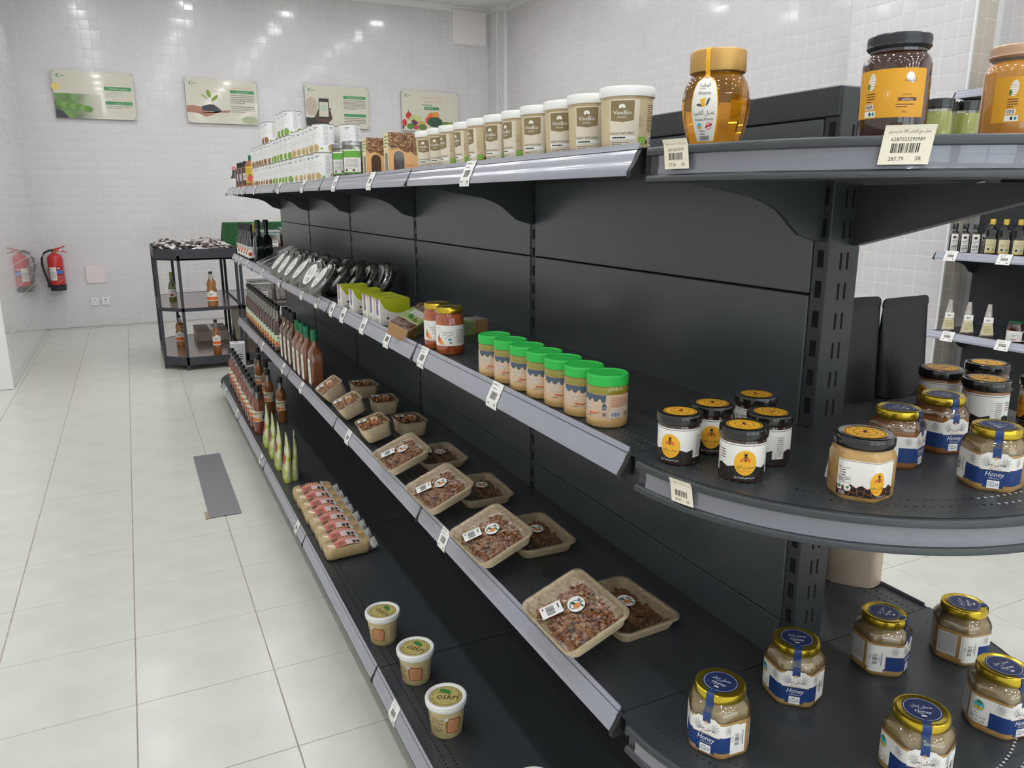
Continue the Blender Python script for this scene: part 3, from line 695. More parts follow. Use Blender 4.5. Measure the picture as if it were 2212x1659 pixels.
s=MB(); V=[]
for y,z in ((-.040,.1350),(-.0455,.1346),(-.0476,.131),(-.0476,.104),(-.0440,.100),(-.050,.094)): V+=[(-.0032,y*.79,z*.915),(.0032,y*.79,z*.915)]
s.add(V,[(2*i,2*i+1,2*i+3,2*i+2) for i in range(5)]); s.build('seal_strip',M_yellow,t,60)
M_twist=mat('dark metal lid',(62,64,68),.25,metal=.6)
M_pinkl=mat('rose gold lid',(206,168,140),.3,metal=.4)
def tall_jar(loc,rz,body,lidm,label,full):
    t=thing('honey_jar',label,'jar',loc,rz); R=.0378; KX=R/.0575; KZ=.955
    pr=lambda L:[(r*KX,z*KZ) for r,z in L]
    MB().lathe(pr([(.05,0),(.055,.002),(.0575,.008),(.0575,.086),(.055,.093),(.049,.0985),(.0465,.1005)]),48).build('honey',body,t)
    MB().lathe(pr([(.0468,.099),(.0468,.106)]),40,capb=False,capt=False).build('glass_neck',M_glassc,t)
    MB().lathe(pr([(.0475,.1035),(.0500,.104),(.0535,.107),(.0525,.110),(.0535,.114),(.0525,.119),(.050,.1205),(.045,.120)]),48).build('lid',lidm,t)
    c=Canvas(); o=mat('amber label',(228,164,44),.45); c.rect(-76,0,46,56,o,0)
    for x in (-44,):
        c.ell(x,42,6.6,10,M_white,1,28,rot=-.15)
        for k in range(6): c.rect(x-6,34.2+k*3,x+6,34.8+k*3,mat('amber label',(0,0,0)),2)
        c.ell(x-5,37,2.4,3.4,M_pgreen,3,16); c.lines(x-8,18,x+8,30,4,M_brown,1,.4); c.rect(x-9,10,x+6,16.5,M_white,1); c.bars(x-7.5,11,x+4.5,15.8,M_ink,2,5,18); c.rect(x-10,1.5,x+11,8.5,M_white,1); c.ell(x+1,5,2,2.4,M_ink,2,14); c.ell(x+7,5,2.2,2.2,mat('teal print',(60,150,150),.5),2,14)
    c.ell(16,46,6.5,5.5,M_white,1,20); c.ell(20,43,5,4,M_white,1,20); c.text('الفيحاء',17,40.5,5,M_brown,2,ar=True,wmax=22)
    comb(c,-16,27,5.4,1,mat('pale print',(248,220,150),.5)); c.ell(-16,27,1.6,2.6,mat('pale print',(0,0,0)),1,14)
    c.text('عسل طبيعي',13,25.5,2.6,M_brown,1,ar=True,wmax=16); c.rect(0,18.6,30,22.6,M_brown,1); c.text('ربيع الفياض',15,19.7,2.6,M_white,2,ar=True,wmax=18); c.lines(-2,10.5,28,16,2,M_brown,1,.4); c.text('500 g',12,5,2.6,M_brown,1)
    WM=wrap(R,.022); c.build('label',lambda u,v,h:WM(u*.70,v*KZ,h),t,step=4); return t
tall_jar((-.2072,-.268,S1),-.78,M_darkhoney,M_twist,'tall jar of very dark honey with amber label and dark metal lid','')
tall_jar((-.0137,-.292,S1),-.25,M_orangeh,M_pinkl,'tall jar of cloudy orange honey cut by the right edge of the picture','')
# two jars of green oil-like brine behind
M_brine=mat('pale green brine',(176,182,92),.05,coat=1,trans=.35,spec=.6)
t=thing('clear_jar','','jar')
MB().lathe([(.021,0),(.0235,.003),(.0235,.070),(.022,.076)],40).build('contents',M_brine,t)
MB().lathe([(.0222,.0755),(.0222,.082)],32,capb=False,capt=False).build('glass_neck',M_glassc,t)
MB().lathe([(.0225,.081),(.024,.0815),(.024,.0955),(.023,.0968)],40).build('lid',M_blackp,t)
CJ=Proto(t)
CJ.put((.2425,.0,S1),0,'squat jar of pale green liquid with black lid right behind the dark honey','pale green jars on the top shelf'); CJ.put((.3168,.0,S1),.8,'squat jar of pale green liquid with black lid beside the orange honey','pale green jars on the top shelf')
# paper price slips on the end-shelf rims
paper_tag(.142,S1+.007,43,38,'عسل الاكاسيا عضوي الوطنية','6281062553787','57.56','curled cream price slip under the amber acacia honey',-.12)
paper_tag(.848,S1+.0095,52,42,'عسل ربيع الفياض 500 جرام عضوي','6287033290989','287.79','cream price slip under the dark honey jar',.12)
paper_tag(.236,S2-.0005,38,35,'عسل زهور الربيع العضوي','','59.43','creased cream price slip on the rim below the black-lidded jars',-.15)
# stand-up pouches on the right-hand shelves
M_pouchb=mat('black foil pouch',(20,20,22),.45,spec=.5,bump=(14,.3)); M_pouchk=mat('kraft pouch',(196,178,158),.35,metal=.25,bump=(10,.35))
def pouch(loc,rz,w,h,m,label,group=None,belly=.032):
    t=thing('stand_up_pouch',label,'pouch',loc,rz,group); rows=[]; n=20
    for k in range(11):
        f=k/10; d=belly*(1-f)**.8+.0012; ww=w/2*(1-.03*f); row=[]
        for i in range(n):
            a=2*PI*i/n; ca,sa=math.cos(a),math.sin(a); x=ww*math.copysign(abs(ca)**.45,ca); y=d*math.copysign(abs(sa)**.8,sa)*(1-.55*abs(ca)**3*(1-f))
            row.append((x,y,h*f+.006*(1-f)*abs(ca)**2))
        rows.append(row)
    MB().rings(rows,0,True,True).build('bag',m,t,60)
    q=w/2*.97; r=.012; P=[(-q,h-.002),(q,h-.002)]+[(q-r+r*math.cos(a*PI/10),h+.004+r*math.sin(a*PI/10)) for a in range(6)]+[(-q+r-r*math.sin(a*PI/10),h+.004+r*math.cos(a*PI/10)) for a in range(6)]
    MB().extrude(P,'y',-.0014,.0014).build('top_seal',m,t)
    return t
pouch((.175,.085,S2),-.12,.15,.185,M_pouchb,'tall black stand-up pouch against the post','black stand-up pouches',.03)
pouch((.318,.075,S2),.05,.145,.18,M_pouchb,'black stand-up pouch with rounded corner in front of the far tiles','black stand-up pouches',.03)
pouch((.355,.165,S3),-.9,.13,.26,M_pouchk,'kraft brown stand-up pouch under the middle end shelf',None,.034)
# ================================================================== top shelf, aisle side
M_whitep=mat('white plastic',(240,239,235),.3,coat=.3); M_spread=mat('hazelnut spread',(196,170,128),.3,coat=.7); M_tan=mat('tan label',(206,188,150),.45); M_taup=mat('taupe print',(140,122,84),.5)
M_leaf=mat('leaf green print',(128,184,40),.45); M_pale=mat('pale label',(226,216,196),.45)
t=thing('spread_tub','','tub'); R0,R1=.0365,.0405
MB().lathe([(R0*.96,0),(R0,.002),(R1,.083)],40).build('cup',M_spread,t)
MB().lathe([(R1*.99,.080),(R1*1.055,.0805),(R1*1.07,.083),(R1*1.07,.092),(R1*1.04,.095),(R1*.96,.0955),(R1*.93,.0945)],44).build('lid',M_whitep,t)
c=Canvas(); c.rect(-56,0,62,68,M_tan,0); c.rect(-28,0,16,68,M_pale,1)
c.poly([(-26,38),(-8,35),(8,38),(8,66),(-26,66)],M_taup,2); c.text('ViveBio',-9,46,6.2,M_white,3,wmax=29); c.text('ORGANIC',-9,41,2.4,M_white,3,wmax=13)
for d in (-1,1): c.ell(-9+d*2,58,2.2,3.4,M_white,3,14,rot=d*.5)
c.text('HAZELNUT WHITE SPREAD',-9,17.5,3.4,M_ink,2,wmax=36); c.rect(-27,10.5,12,15.5,M_white,2); c.lines(-24,11.5,10,14.5,1,M_ink,3,.7); c.lines(-26,2.5,2,7.5,2,M_brown,2,.35)
c.rect(16,3,30,14,M_leaf,2); c.ring(23,8.5,3.2,.5,M_white,3,16)
for k in (0,1): c.ring(19,39-k*8,3,.6,M_taup,2,16)
c.lines(31,22,59,62,13,M_brown,1,.35); c.rect(38,3,56,16,M_white,1); c.bars(40,4.5,54,15,M_ink,2,6,20); c.ell(33,7,3,3,M_brown,1,16)
c.build('label',wrap(R0,.008,lambda v:1+(R1/R0-1)*(v+.006)/.083),t,step=3.5)
TB=Proto(t); ys=[.108,.206,.293,.378,.464,.548,.632,.716,.799,.882,.966]
for i,y in enumerate(ys):
    TB.put((-.332+random.uniform(-.003,.003),y,S1),-.52+[.0,-.02,-.12,-.3,-.75,-.5,-.9,-.8,-.75,-.3,-.2][i],f'white-lidded beige spread tub, {nth(i,11)} of the row on the top shelf','white-lidded spread tubs in a row')
# boxes of seeds with an arched window
M_seed=mat('seed print',(160,116,78),.5,noise=(140,.5,(96,62,40))); M_peach=mat('peach carton',(226,176,120),.5,noise=(18,.1)); M_win=mat('dark seed window',(82,66,58),.15,coat=1,noise=(300,.4)); M_crm=mat('cream carton',(232,218,170),.5)
t=thing('seed_box','','box'); w,d,h=.092,.052,.112
MB().bbox(-w/2,-d/2,0,w/2,d/2,h,.0012).build('carton',M_peach,t)
c=Canvas(); c.poly([(-46,112),(-46,74),(-34,70),(-20,72),(-6,64),(8,58),(18,62),(30,52),(46,56),(46,112)],M_seed,1)
P=[(-32,4),(-2,4),(-2,48)]+[(-17+15*math.cos(PI*k/10),48+15*math.sin(PI*k/10)) for k in range(11)]; c.poly(P,M_win,3); c.poly([(-46,0),(46,0),(46,5),(-46,4)],M_crm,2); c.lines(4,22,42,26,1,M_orange,2,.3,words=False)
R=random.Random(4)
for k in range(160): c.ell(R.uniform(-44,44),R.uniform(66,110),3.6,1.3,mat('pale seed',(196,160,118),.5) if k%2 else mat('dark seed',(116,80,54),.5),2,8,rot=R.uniform(0,3))
c.build('front_print',front(-d/2),t)
c=Canvas(); c.rect(-26,0,26,112,M_crm,0); c.rect(-26,60,26,112,M_crm,1); c.lines(-20,70,20,106,4,M_pgreen,2,.3); c.rect(-14,6,14,58,M_win,1); c.build('side_print',left(-w/2),t)
SB=Proto(t)
SB.put((-.322,1.245,S1),-.04,'carton of brown seeds with arched window, the nearer of two','seed cartons'); SB.put((-.326,1.456,S1),-.04,'carton of brown seeds with arched window, the farther of two','seed cartons')
# clear canisters with a green label
M_herb=mat('dried herb',(96,98,62),.8,noise=(120,.4,(66,70,44))); M_clear=clear_mat('clear plastic',(246,248,246),.09,.06); M_green=mat('fresh green label',(104,172,62),.45)
t=thing('canister','','canister')
MB().lathe([(.034,0),(.035,.003),(.035,.092)],28).build('contents',M_herb,t)
MB().lathe([(.0358,0),(.0362,.1),(.034,.106)],32,capt=False).build('shell',M_clear,t)
MB().lathe([(.0352,.104),(.037,.105),(.037,.118),(.035,.12)],32).build('lid',clear_mat('frosted lid',(226,228,226),.3,.3),t)
c=Canvas(); c.rect(-30,20,34,92,M_lab,0); c.rect(-30,66,34,88,M_green,1); c.rect(-30,16,34,20,M_green,1); c.lines(-24,30,24,62,8,M_inkg,1,.35); c.rect(-22,22,-14,29,M_ink,1); c.rect(4,22,12,29,M_brown,1); c.build('label',wrap(.0364),t,step=4)
CN=Proto(t); CN.put((-.338,1.715,S1),-.5,'clear canister of dried herb with green label, the nearer of two','herb canisters'); CN.put((-.338,1.865,S1),-.5,'clear canister of dried herb with green label, the farther of two','herb canisters')
# white tins
M_tin=mat('white tin',(236,235,232),.35,coat=.25); M_tinrim=mat('tin rim',(150,146,140),.35,metal=.8)
def tin(kind,food,dots):
    t=thing('food_tin','','tin'); r,h=.041,.102
    MB().lathe([(r*.97,0),(r,.002),(r,h-.002),(r*.97,h)],32).build('can',M_tin,t)
    MB().lathe([(r*.985,h-.003),(r*1.012,h-.002),(r*1.012,h+.0005),(r*.96,h+.0005)],32).build('rim',M_tinrim,t)
    c=Canvas(); g=mat('grey line print',(176,172,174),.5)
    for x in (0,64,-64):
        for k in range(16): # outlined bubble
            a,b=2*PI*k/16,2*PI*(k+1)/16; c.poly([(x-6+11*math.cos(a),58+7*math.sin(a)),(x-6+12*math.cos(a),58+8*math.sin(a)),(x-6+12*math.cos(b),58+8*math.sin(b)),(x-6+11*math.cos(b),58+7*math.sin(b))],g,1)
        c.ell(x-8,14,15,15,food,1,20); R=random.Random(int(x)+9)
        for k in range(16):
            a=R.uniform(0,6.3); q=R.uniform(0,11); c.ell(x-8+q*math.cos(a),14+q*math.sin(a),*dots[1],dots[0][k%len(dots[0])],2,8,rot=R.uniform(0,3))
        c.rect(x+12,8,x+22,15,M_leaf,1); c.lines(x-14,80,x+4,90,2,M_navy,1,.4)
    c.rect(-128.2,0,128.2,98,M_tin,0); c.lines(26,24,44,94,16,M_inkg,1,.3)
    c.build('label',wrap(r,.002),t,step=5); return Proto(t)
MO=mat('pale oat',(206,180,128),.6); MO2=mat('oat shade',(172,140,88),.6); MP=mat('pea green',(128,168,62),.6); MP2=mat('pea light',(160,196,92),.6); ML=mat('brown lentil',(160,116,78),.6); ML2=mat('lentil shade',(124,84,54),.6)
T1=tin('oat',MO,((MO,MO2),(5.5,2))); T2=tin('pea',MP,((MP,MP2),(3,3))); T3=tin('lentil',ML,((ML,ML2),(2.2,2.2)))
def tins(pr,what,y0,n,layers,x=-.342,rz=-.75,tops=0,rowname='front row'):
    for l in range(layers):
        for k in range(n): pr.put((x+random.uniform(-.003,.003),y0+.0845*k,S1+.1026*l),rz+random.uniform(-.15,.15),f'white tin of {what}, {nth(k,n)} of the {["bottom","second"][l]} layer in the {rowname}','white food tins')
    for k in range(tops): pr.put((x,y0+.0845*(k+.3),S1+.1026*2),rz,f'white tin of {what} on the third layer, {nth(k,tops,"nearer","farther") if tops==2 else nth(k,tops)}','white food tins')
tins(T1,'oats',2.115,6,2); tins(T2,'green peas',2.68,6,2,tops=3); tins(T3,'brown lentils',3.23,7,2,tops=2)
tins(T1,'oats',2.09,3,2,x=-.25,rz=-.3,rowname='row behind the oats')
for k,(x,y) in enumerate(((.135,1.50),(.225,1.46),(.135,2.25),(.135,2.35),(.135,2.45),(.135,2.55))): T1.put((x,y,S1),-.9,f'white tin standing beyond the central panel, {nth(k,6)} to the camera'.replace('farthest to','farthest from'),'white food tins')
# bottles at the far end
def bottle(name,prof,body,capm,capprof,lab=None,n=28,clear=None,cat='bottle'):
    t=thing(name,'',cat); MB().lathe(prof,n).build('body',body,t)
    if clear: MB().lathe(clear,n,capb=False,capt=False).build('neck',M_glassc,t)
    MB().lathe(capprof,24).build('cap',capm,t)
    if lab: lab(t)
    return t
M_syr=mat('brown syrup',(92,52,34),.06,coat=1,trans=.25); M_green2=mat('green cap',(38,108,82),.4); M_capb=mat('black cap',(34,34,36),.4)
def lab_juice(t):
    c=Canvas(); c.rect(-45,0,45,95,mat('sunny label',(226,186,52),.45),0); c.ell(0,24,18,20,mat('pink fruit print',(206,92,104),.5),1,20); c.ell(16,20,12,14,M_orange,2,20); c.ell(-2,46,8,6,M_pgreen,2,16); c.lines(-18,62,18,84,3,M_taup,1,.4); c.build('label',wrap(.0375,.03),t,step=5)
jb=Proto(bottle('juice_bottle',[(.034,0),(.037,.004),(.037,.135),(.030,.15),(.018,.16),(.0165,.163)],mat('apple juice',(176,112,40),.06,coat=1,trans=.3),M_green2,[(.018,.160),(.018,.188),(.017,.19)],lab_juice))
jb.put((-.335,4.085,S1),-.5,'juice bottle with yellow label and green cap at the end of the top shelf','bottles at the far end of the top shelf')
def lab_br(t):
    c=Canvas(); c.rect(-12,50,12,92,M_lab,0); c.rect(-26,4,26,22,mat('amber foot print',(176,108,54),.5),0); c.lines(-9,56,9,88,5,M_ink,1,.4); c.build('label',wrap(.033,.0),t,step=5)
bb=Proto(bottle('syrup_bottle',[(.03,0),(.033,.003),(.033,.115),(.025,.128),(.016,.136)],M_syr,M_capb,[(.019,.135),(.019,.163),(.0175,.165)],lab_br))
for k,y in enumerate((4.33,4.5,4.63)): bb.put((-.335,y,S1),-.5,f'brown syrup bottle with black cap on the top shelf, {nth(k,3)}','bottles at the far end of the top shelf')
def lab_w(t):
    c=Canvas(); c.rect(-40,0,40,60,M_lab,0); c.build('label',wrap(.0265,.012),t,step=5)
wbt=Proto(bottle('sauce_bottle',[(.024,0),(.026,.003),(.026,.08),(.015,.1),(.0125,.13)],mat('dark sauce',(30,24,24),.1,coat=1),mat('pink cap',(206,140,136),.4),[(.0145,.128),(.0145,.152),(.013,.153)],lab_w))
wbt.put((-.345,4.86,S1),0,'dark sauce bottle with white label and pink cap, last on the top shelf','bottles at the far end of the top shelf')
# small tubs beyond the central panel, only their tops show
for k,(x,y,m,lb) in enumerate(((.12,.62,M_whitep,'white-lidded cup whose top shows over the central panel'),(.118,.27,M_crm,'clear-lidded cream tub whose top shows over the central panel'))):
    t=thing('small_tub',lb,'tub',(x,y,S1)); MB().lathe([(.032,0),(.036,.09 if k else .098)],28).build('cup',m,t); MB().lathe([(.0365,.09 if k else .098),(.039,.091 if k else .099),(.039,.106 if k else .112),(.036,.108 if k else .114)],28).build('lid',M_whitep if k==0 else clear_mat('frosted lid'),t)
# ================================================================== second shelf
M_pb=mat('peanut butter',(208,170,112),.35,coat=.8,sss=.1,noise=(40,.06)); M_oil=mat('yellow oil',(168,158,46),.06,coat=1,trans=.3); M_gcap=mat('bright green cap',(48,190,78),.38); M_beige=mat('beige label',(214,186,158),.45); M_slate=mat('slate print',(84,82,96)); M_slate2=mat('slate blue print',(76,92,108),.5); M_bread=mat('bread print',(196,116,84),.5)
t=thing('peanut_butter_jar','','jar'); R=.0365
MB().lathe([(.032,0),(.0355,.003),(R,.008),(R,.018),(.0358,.0195),(.0358,.060),(.0362,.061)],40).build('peanut_butter',M_pb,t)
MB().lathe([(.0358,.0605),(R,.064),(R,.069),(.034,.0745)],40,capb=False).build('oil_layer',M_oil,t)
# ribbed screw cap
n=96; rows=[]
for r,z in ((.0352,.0742),(.0362,.0748),(.0362,.090),(.0350,.0928),(.0330,.0932),(.0322,.0915)):
    rows.append([((r+(.0004 if i%2 and .074<z<.0905 else 0))*math.sin(2*PI*i/n),-(r+(.0004 if i%2 and .074<z<.0905 else 0))*math.cos(2*PI*i/n),z) for i in range(n)])
MB().rings(rows,0,True,True).build('cap',M_gcap,t,25)
c=Canvas(); c.rect(-60,0,70,40,M_beige,0)
drip=[(-46,40)]+[(-46+3*k,30+3.2*math.sin(k*1.3)+(-3 if k%5==2 else 0)) for k in range(20)]+[(12,40)]
c.poly(drip[::-1],M_slate2,1)
for i,(tx,y) in enumerate((('Peanut',20.5),('Butter',13))): c.text(tx,-26,y,6.5,M_slate2,2,wmax=30); c.text(tx,-26.4,y+.4,6.5,M_white,3,wmax=30)
c.poly([(-22,8),(-10,12),(2,10),(-8,5),(-20,5)],M_bread,3); c.poly([(-18,9.5),(-10,12),(0,10.5),(-8,8.5)],mat('pale bread',(228,186,152),.5),4); c.lines(-26,1,-8,3.5,1,M_ink,2,.4)
c.ring(9,6,3.8,.8,M_slate2,2,20); c.ell(9,6,1.6,2.4,M_slate2,2,10); c.rect(5.5,14,12.5,23,M_slate2,2); c.ell(9,24,2.2,2.2,M_slate2,2,12); c.text('ORG',9,17,2.2,M_white,3,wmax=5)
c.lines(20,19,62,36,6,M_bread,2,.4); c.rect(20,13,64,17.5,M_pale,2); c.lines(21,14,60,16.5,1,M_inkg,3,.3); c.rect(18,1,40,11,M_white,2); c.bars(20,2,38,10,mat('violet ink',(96,84,120),.5),3,8,22); c.ring(51,6,3.4,1.2,M_ink,2,20); c.ring(60,6,3,.5,M_inkg,2,16)
c.build('label',wrap(.0361,.0195),t,step=3.2)
PB=Proto(t)
for i,(x,y,rz) in enumerate(((-.323,.156,-.95),(-.325,.231,-.40),(-.327,.304,-.36),(-.328,.377,-.38),(-.330,.449,-.36),(-.332,.523,-.36),(-.336,.596,-.3))):
    PB.put((x,y,S2),rz,f'green-lidded peanut butter jar, {nth(i,7)} of the row of seven','green-lidded peanut butter jars')
# jars of orange fruit halves
M_fruit=mat('fruit in syrup',(178,98,52),.1,coat=1,noise=(38,.3,(150,62,30)))
t=thing('fruit_jar','','jar'); R=.0355
MB().lathe([(.031,0),(.0345,.003),(R,.009),(R,.092),(.0335,.099),(.0305,.105),(.030,.108)],40).build('fruit',M_fruit,t)
R_=random.Random(2); f=MB()
for k in range(10):
    a=2*PI*k/10; f.lathe([(.002,.087),(.0085,.0895),(.0095,.094),(.0085,.0985),(.003,.102)],10,c=(.0255*math.sin(a),-.0255*math.cos(a)))
tag(f.build('fruit_pieces',mat('fruit piece',(188,108,58),.15,coat=1),t),kind='stuff')
MB().lathe([(.0305,.106),(.0335,.1062),(.0345,.109),(.0345,.117),(.0325,.1205),(.029,.121)],40).build('lid',M_gold,t)
c=Canvas(); c.rect(-62,0,62,52,M_lab,0); c.text('فخفخة الفواكه',4,33,4.2,M_ink,1,ar=True,wmax=30); c.text('عضوي الأصلي',4,26.5,4.0,M_ink,1,ar=True,wmax=30); c.text('عضوي',4,20,3.6,M_ink,1,ar=True)
c.ell(-16,14,6,10,M_orange,1,18,rot=.5); c.ell(-20,20,2,11,M_pgreen,2,14,rot=-.2); c.ell(-9,9,4.5,6,mat('peach print',(236,170,96),.5),2,16,rot=.8); c.rect(8,14,16,19,mat('teal print',(60,150,150),.5),1); c.ell(14,8,2.3,2.3,M_ink,1,14); c.lines(-18,1.8,16,3.8,1,M_inkg,1,.5); c.lines(30,6,54,42,12,M_inkg,1,.35); c.ring(-18,42,5,.5,M_inkg,1,20)
c.build('label',wrap(R,.024),t,step=3.5)
FJ=Proto(t); FJ.put((-.333,.875,S2),-.72,'jar of orange fruit with gold lid and white label, the nearer of two','gold-lidded fruit jars'); FJ.put((-.334,.962,S2),-.72,'jar of orange fruit with gold lid and white label, the farther of two','gold-lidded fruit jars')
# date cartons with a green sleeve
M_kraft=mat('kraft carton',(178,140,96),.6,noise=(30,.08)); M_dates=mat('dates under film',(92,62,50),.12,coat=1,noise=(60,.5,(158,140,128)))
t=thing('date_carton','','carton'); L,W,H=.165,.066,.042
MB().bbox(-L/2,-W/2,0,L/2,W/2,H,.002).build('tray',M_kraft,t)
c=Canvas(); c.rect(-79,-30,79,30,M_dates,0); c.build('window',flat_top(H),t)
s=MB().bbox(-.034,-W/2-.0008,-.0006,.036,W/2+.0008,H+.0012,.001).build('sleeve',mat('sage sleeve',(190,196,150),.4,noise=(40,.3,(132,160,74))),t)
c=Canvas(); c.ell(-10,6,14,8,M_pgreen,1,20,rot=.4); c.rect(4,-20,28,20,M_lab,1); c.lines(6,-18,26,18,7,M_inkg,2,.4); c.lines(-28,-20,-4,-8,2,M_brown,2,.5); c.build('sleeve_print',flat_top(H+.0013),t)
c=Canvas(); c.lines(-28,6,30,38,6,M_inkg,1,.35); c.build('side_print',front(-W/2-.0009),t)
DC=Proto(t); DC.put((-.330,1.185,S2+.018),0,'kraft carton of dates with green sleeve, tipped against the lime boxes','kraft date cartons',rot=(.42,-.22,.62)); DC.put((-.205,1.13,S2),.2,'kraft carton of dates lying flat behind the tipped one','kraft date cartons',rot=(0,0,.15))
# lime green cartons
M_lime=mat('lime print',(168,178,20),.45); M_boxw=mat('white carton',(232,228,218),.5); M_purple=mat('purple print',(98,72,150),.5); M_mauve=mat('mauve print',(150,120,150),.5)
t=thing('tea_carton','','carton'); w,d,h=.098,.062,.082
MB().bbox(-w/2,-d/2,0,w/2,d/2,h,.001).build('box',M_boxw,t)
c=Canvas(); P=[(-49,82),(-49,62)]+[(-40+89*k/12,62-26*math.sin(PI*min(1,(k+1)/11)*.62)+(0 if k<9 else 0)) for k in range(13)]+[(49,82)]; c.poly([(-49,82),(-42,66),(-32,52),(-18,43),(0,38),(20,38),(40,44),(49,50),(49,82)],M_lime,1)
c.ell(-24,22,4,5,M_brown,1,12); c.rect(10,10,22,24,M_inkg,1); c.rect(12,12,20,22,M_boxw,2); c.lines(-36,4,0,12,3,M_inkg,1,.3); c.bars(28,6,42,22,M_ink,1,3,14); c.build('front_print',front(-d/2),t)
c=Canvas(); c.poly([(-20,82),(20,82),(14,64),(0,56),(-14,64)],M_mauve,1); c.ell(0,44,13,18,M_purple,2,26); c.ell(0,46,6,8,M_sand,3,18); c.ell(0,40,7,5,M_mauve,4,16); c.lines(-22,6,20,20,4,M_inkg,1,.35); c.build('side_print',left(-w/2),t)
c=Canvas(); c.rect(-49,-31,49,31,M_lime,0); c.ell(4,4,26,10,M_ink,1,24); c.ell(4,4,23,7,mat('olive print',(130,136,30),.5),2,24); c.build('top_print',flat_top(h),t)
LB=Proto(t)
for k,(x,y) in enumerate(((-.318,1.408),(-.320,1.474),(-.322,1.540))): LB.put((x,y,S2),-.03,f'lime and white tea carton, {nth(k,3)} of the three standing close','lime tea cartons')
LB.put((-.326,1.70,S2),-.03,'lime and white tea carton standing alone in the middle','lime tea cartons'); LB.put((-.328,1.862,S2),-.03,'lime and white tea carton nearest the clear herb packs','lime tea cartons')
# clear oval packs of dried herb, leaning back in files
M_herb2=mat('grey green herb',(118,120,98),.85,noise=(110,.5,(78,80,62))); M_film=clear_mat('pack shell',(246,248,248),.22,.1,bump=(30,.25))
t=thing('herb_pack','','herb pack')
def oval(a,b,z,n=28): return [(a*math.cos(2*PI*i/n),b*math.sin(2*PI*i/n),z) for i in range(n)]
MB().rings([oval(.058,.046,0),oval(.068,.054,.006),oval(.074,.060,.030),oval(.060,.048,.036)],0,True,True).build('herb',M_herb2,t)
MB().rings([oval(.060,.048,-.0015),oval(.071,.057,.004),oval(.078,.064,.033)],0,True,False).build('dish',M_film,t)
MB().rings([oval(.081,.067,.033),oval(.081,.067,.0355),oval(.076,.062,.0365),oval(.072,.058,.046),oval(.066,.052,.048)],0,False,True).build('lid',M_film,t)
c=Canvas(); c.ell(0,0,52,30,M_lab,0,36); c.ell(-26,2,12,14,mat('pale badge',(214,212,206),.5),1,20); c.lines(-4,4,34,16,2,M_ink,1,.4); c.lines(-4,-14,34,-2,2,M_inkg,1,.4); c.bars(-38,-12,-16,-4,M_ink,2,5,14); c.build('label',flat_top(.0483),t)
HP=Proto(t); GH='clear oval herb packs'
files=[(2.21,5,'file next to the lime cartons'),(2.40,4,'second file'),(2.60,4,'third file'),(2.80,3,'fourth file'),(2.985,3,'fifth file'),(3.16,3,'file next to the flat packs')]
for j,(y,n,nm) in enumerate(files):
    for k in range(n):
        x=-.350+.058*k; tl=math.radians(50+random.uniform(-4,4)+k*2)
        HP.put((x+.012,y+random.uniform(-.006,.006)-.012*k,S2+.046),0,f'clear oval herb pack, {"front" if k==0 else ORD[k] if k<n-1 else "rearmost"} in the {nm}',GH,rot=(0,-tl,random.uniform(-.06,.06)+(random.choice((.05,.18,.34,.46)) if k==0 else random.uniform(-.1,.25))))
# flat wrapped trays leaning beside them
t=thing('flat_tray_pack','','tray pack'); MB().bbox(-.11,-.075,0,.11,.075,.016,.003).build('tray',mat('plum slices',(84,52,60),.4,noise=(60,.4)),t); MB().bbox(-.112,-.077,-.001,.112,.077,.0175,.003).build('film',M_film,t)
MB().bbox(-.114,-.079,.013,.114,.079,.016,.001).build('rim',mat('silver rim',(190,188,190),.3,metal=.7),t)
FT=Proto(t)
for k,y in enumerate((3.40,3.56,3.73)): FT.put((-.285,y,S2+.058),0,f'flat silver-edged tray pack leaning on the second shelf, {nth(k,3)}','flat tray packs',rot=(0,math.radians(-24),0))
# wine-dark bottles at the far end
M_dkg=mat('black green glass',(24,30,32),.06,coat=1,spec=.7)
def lab_v(t):
    c=Canvas(); c.rect(-36,0,36,72,M_lab,0); c.ell(6,24,14,12,mat('red fruit print',(180,70,44),.5),1,18); c.ell(-14,46,9,9,M_orange,1,16); c.lines(-18,52,18,66,3,M_ink,2,.4); c.build('label',wrap(.0305,.018),t,step=5)
vb=Proto(bottle('vinegar_bottle',[(.027,0),(.030,.004),(.030,.115),(.024,.135),(.0135,.155),(.0125,.19)],M_dkg,M_capb,[(.0145,.185),(.0145,.226),(.0135,.228)],lab_v))
for k,y in enumerate((4.33,4.45,4.57,4.70,4.83)): vb.put((-.342,y,S2),-.7,f'dark bottle with white fruit label on the second shelf, {nth(k,5)} of five','dark labelled bottles')
yb=Proto(bottle('vinegar_bottle',[(.027,0),(.030,.004),(.030,.115),(.024,.135),(.0135,.155),(.0125,.19)],M_dkg,mat('yellow foil cap',(206,182,84),.4),[(.0145,.165),(.0145,.226),(.0135,.228)],lab_v))
yb.put((-.27,4.66,S2),-.7,'dark bottle with yellow foil neck behind the row of five','dark labelled bottles')
def sq(a,p=7): return lambda t:(abs(math.cos(t)/a)**p+abs(math.sin(t)/a)**p)**(-1/p)
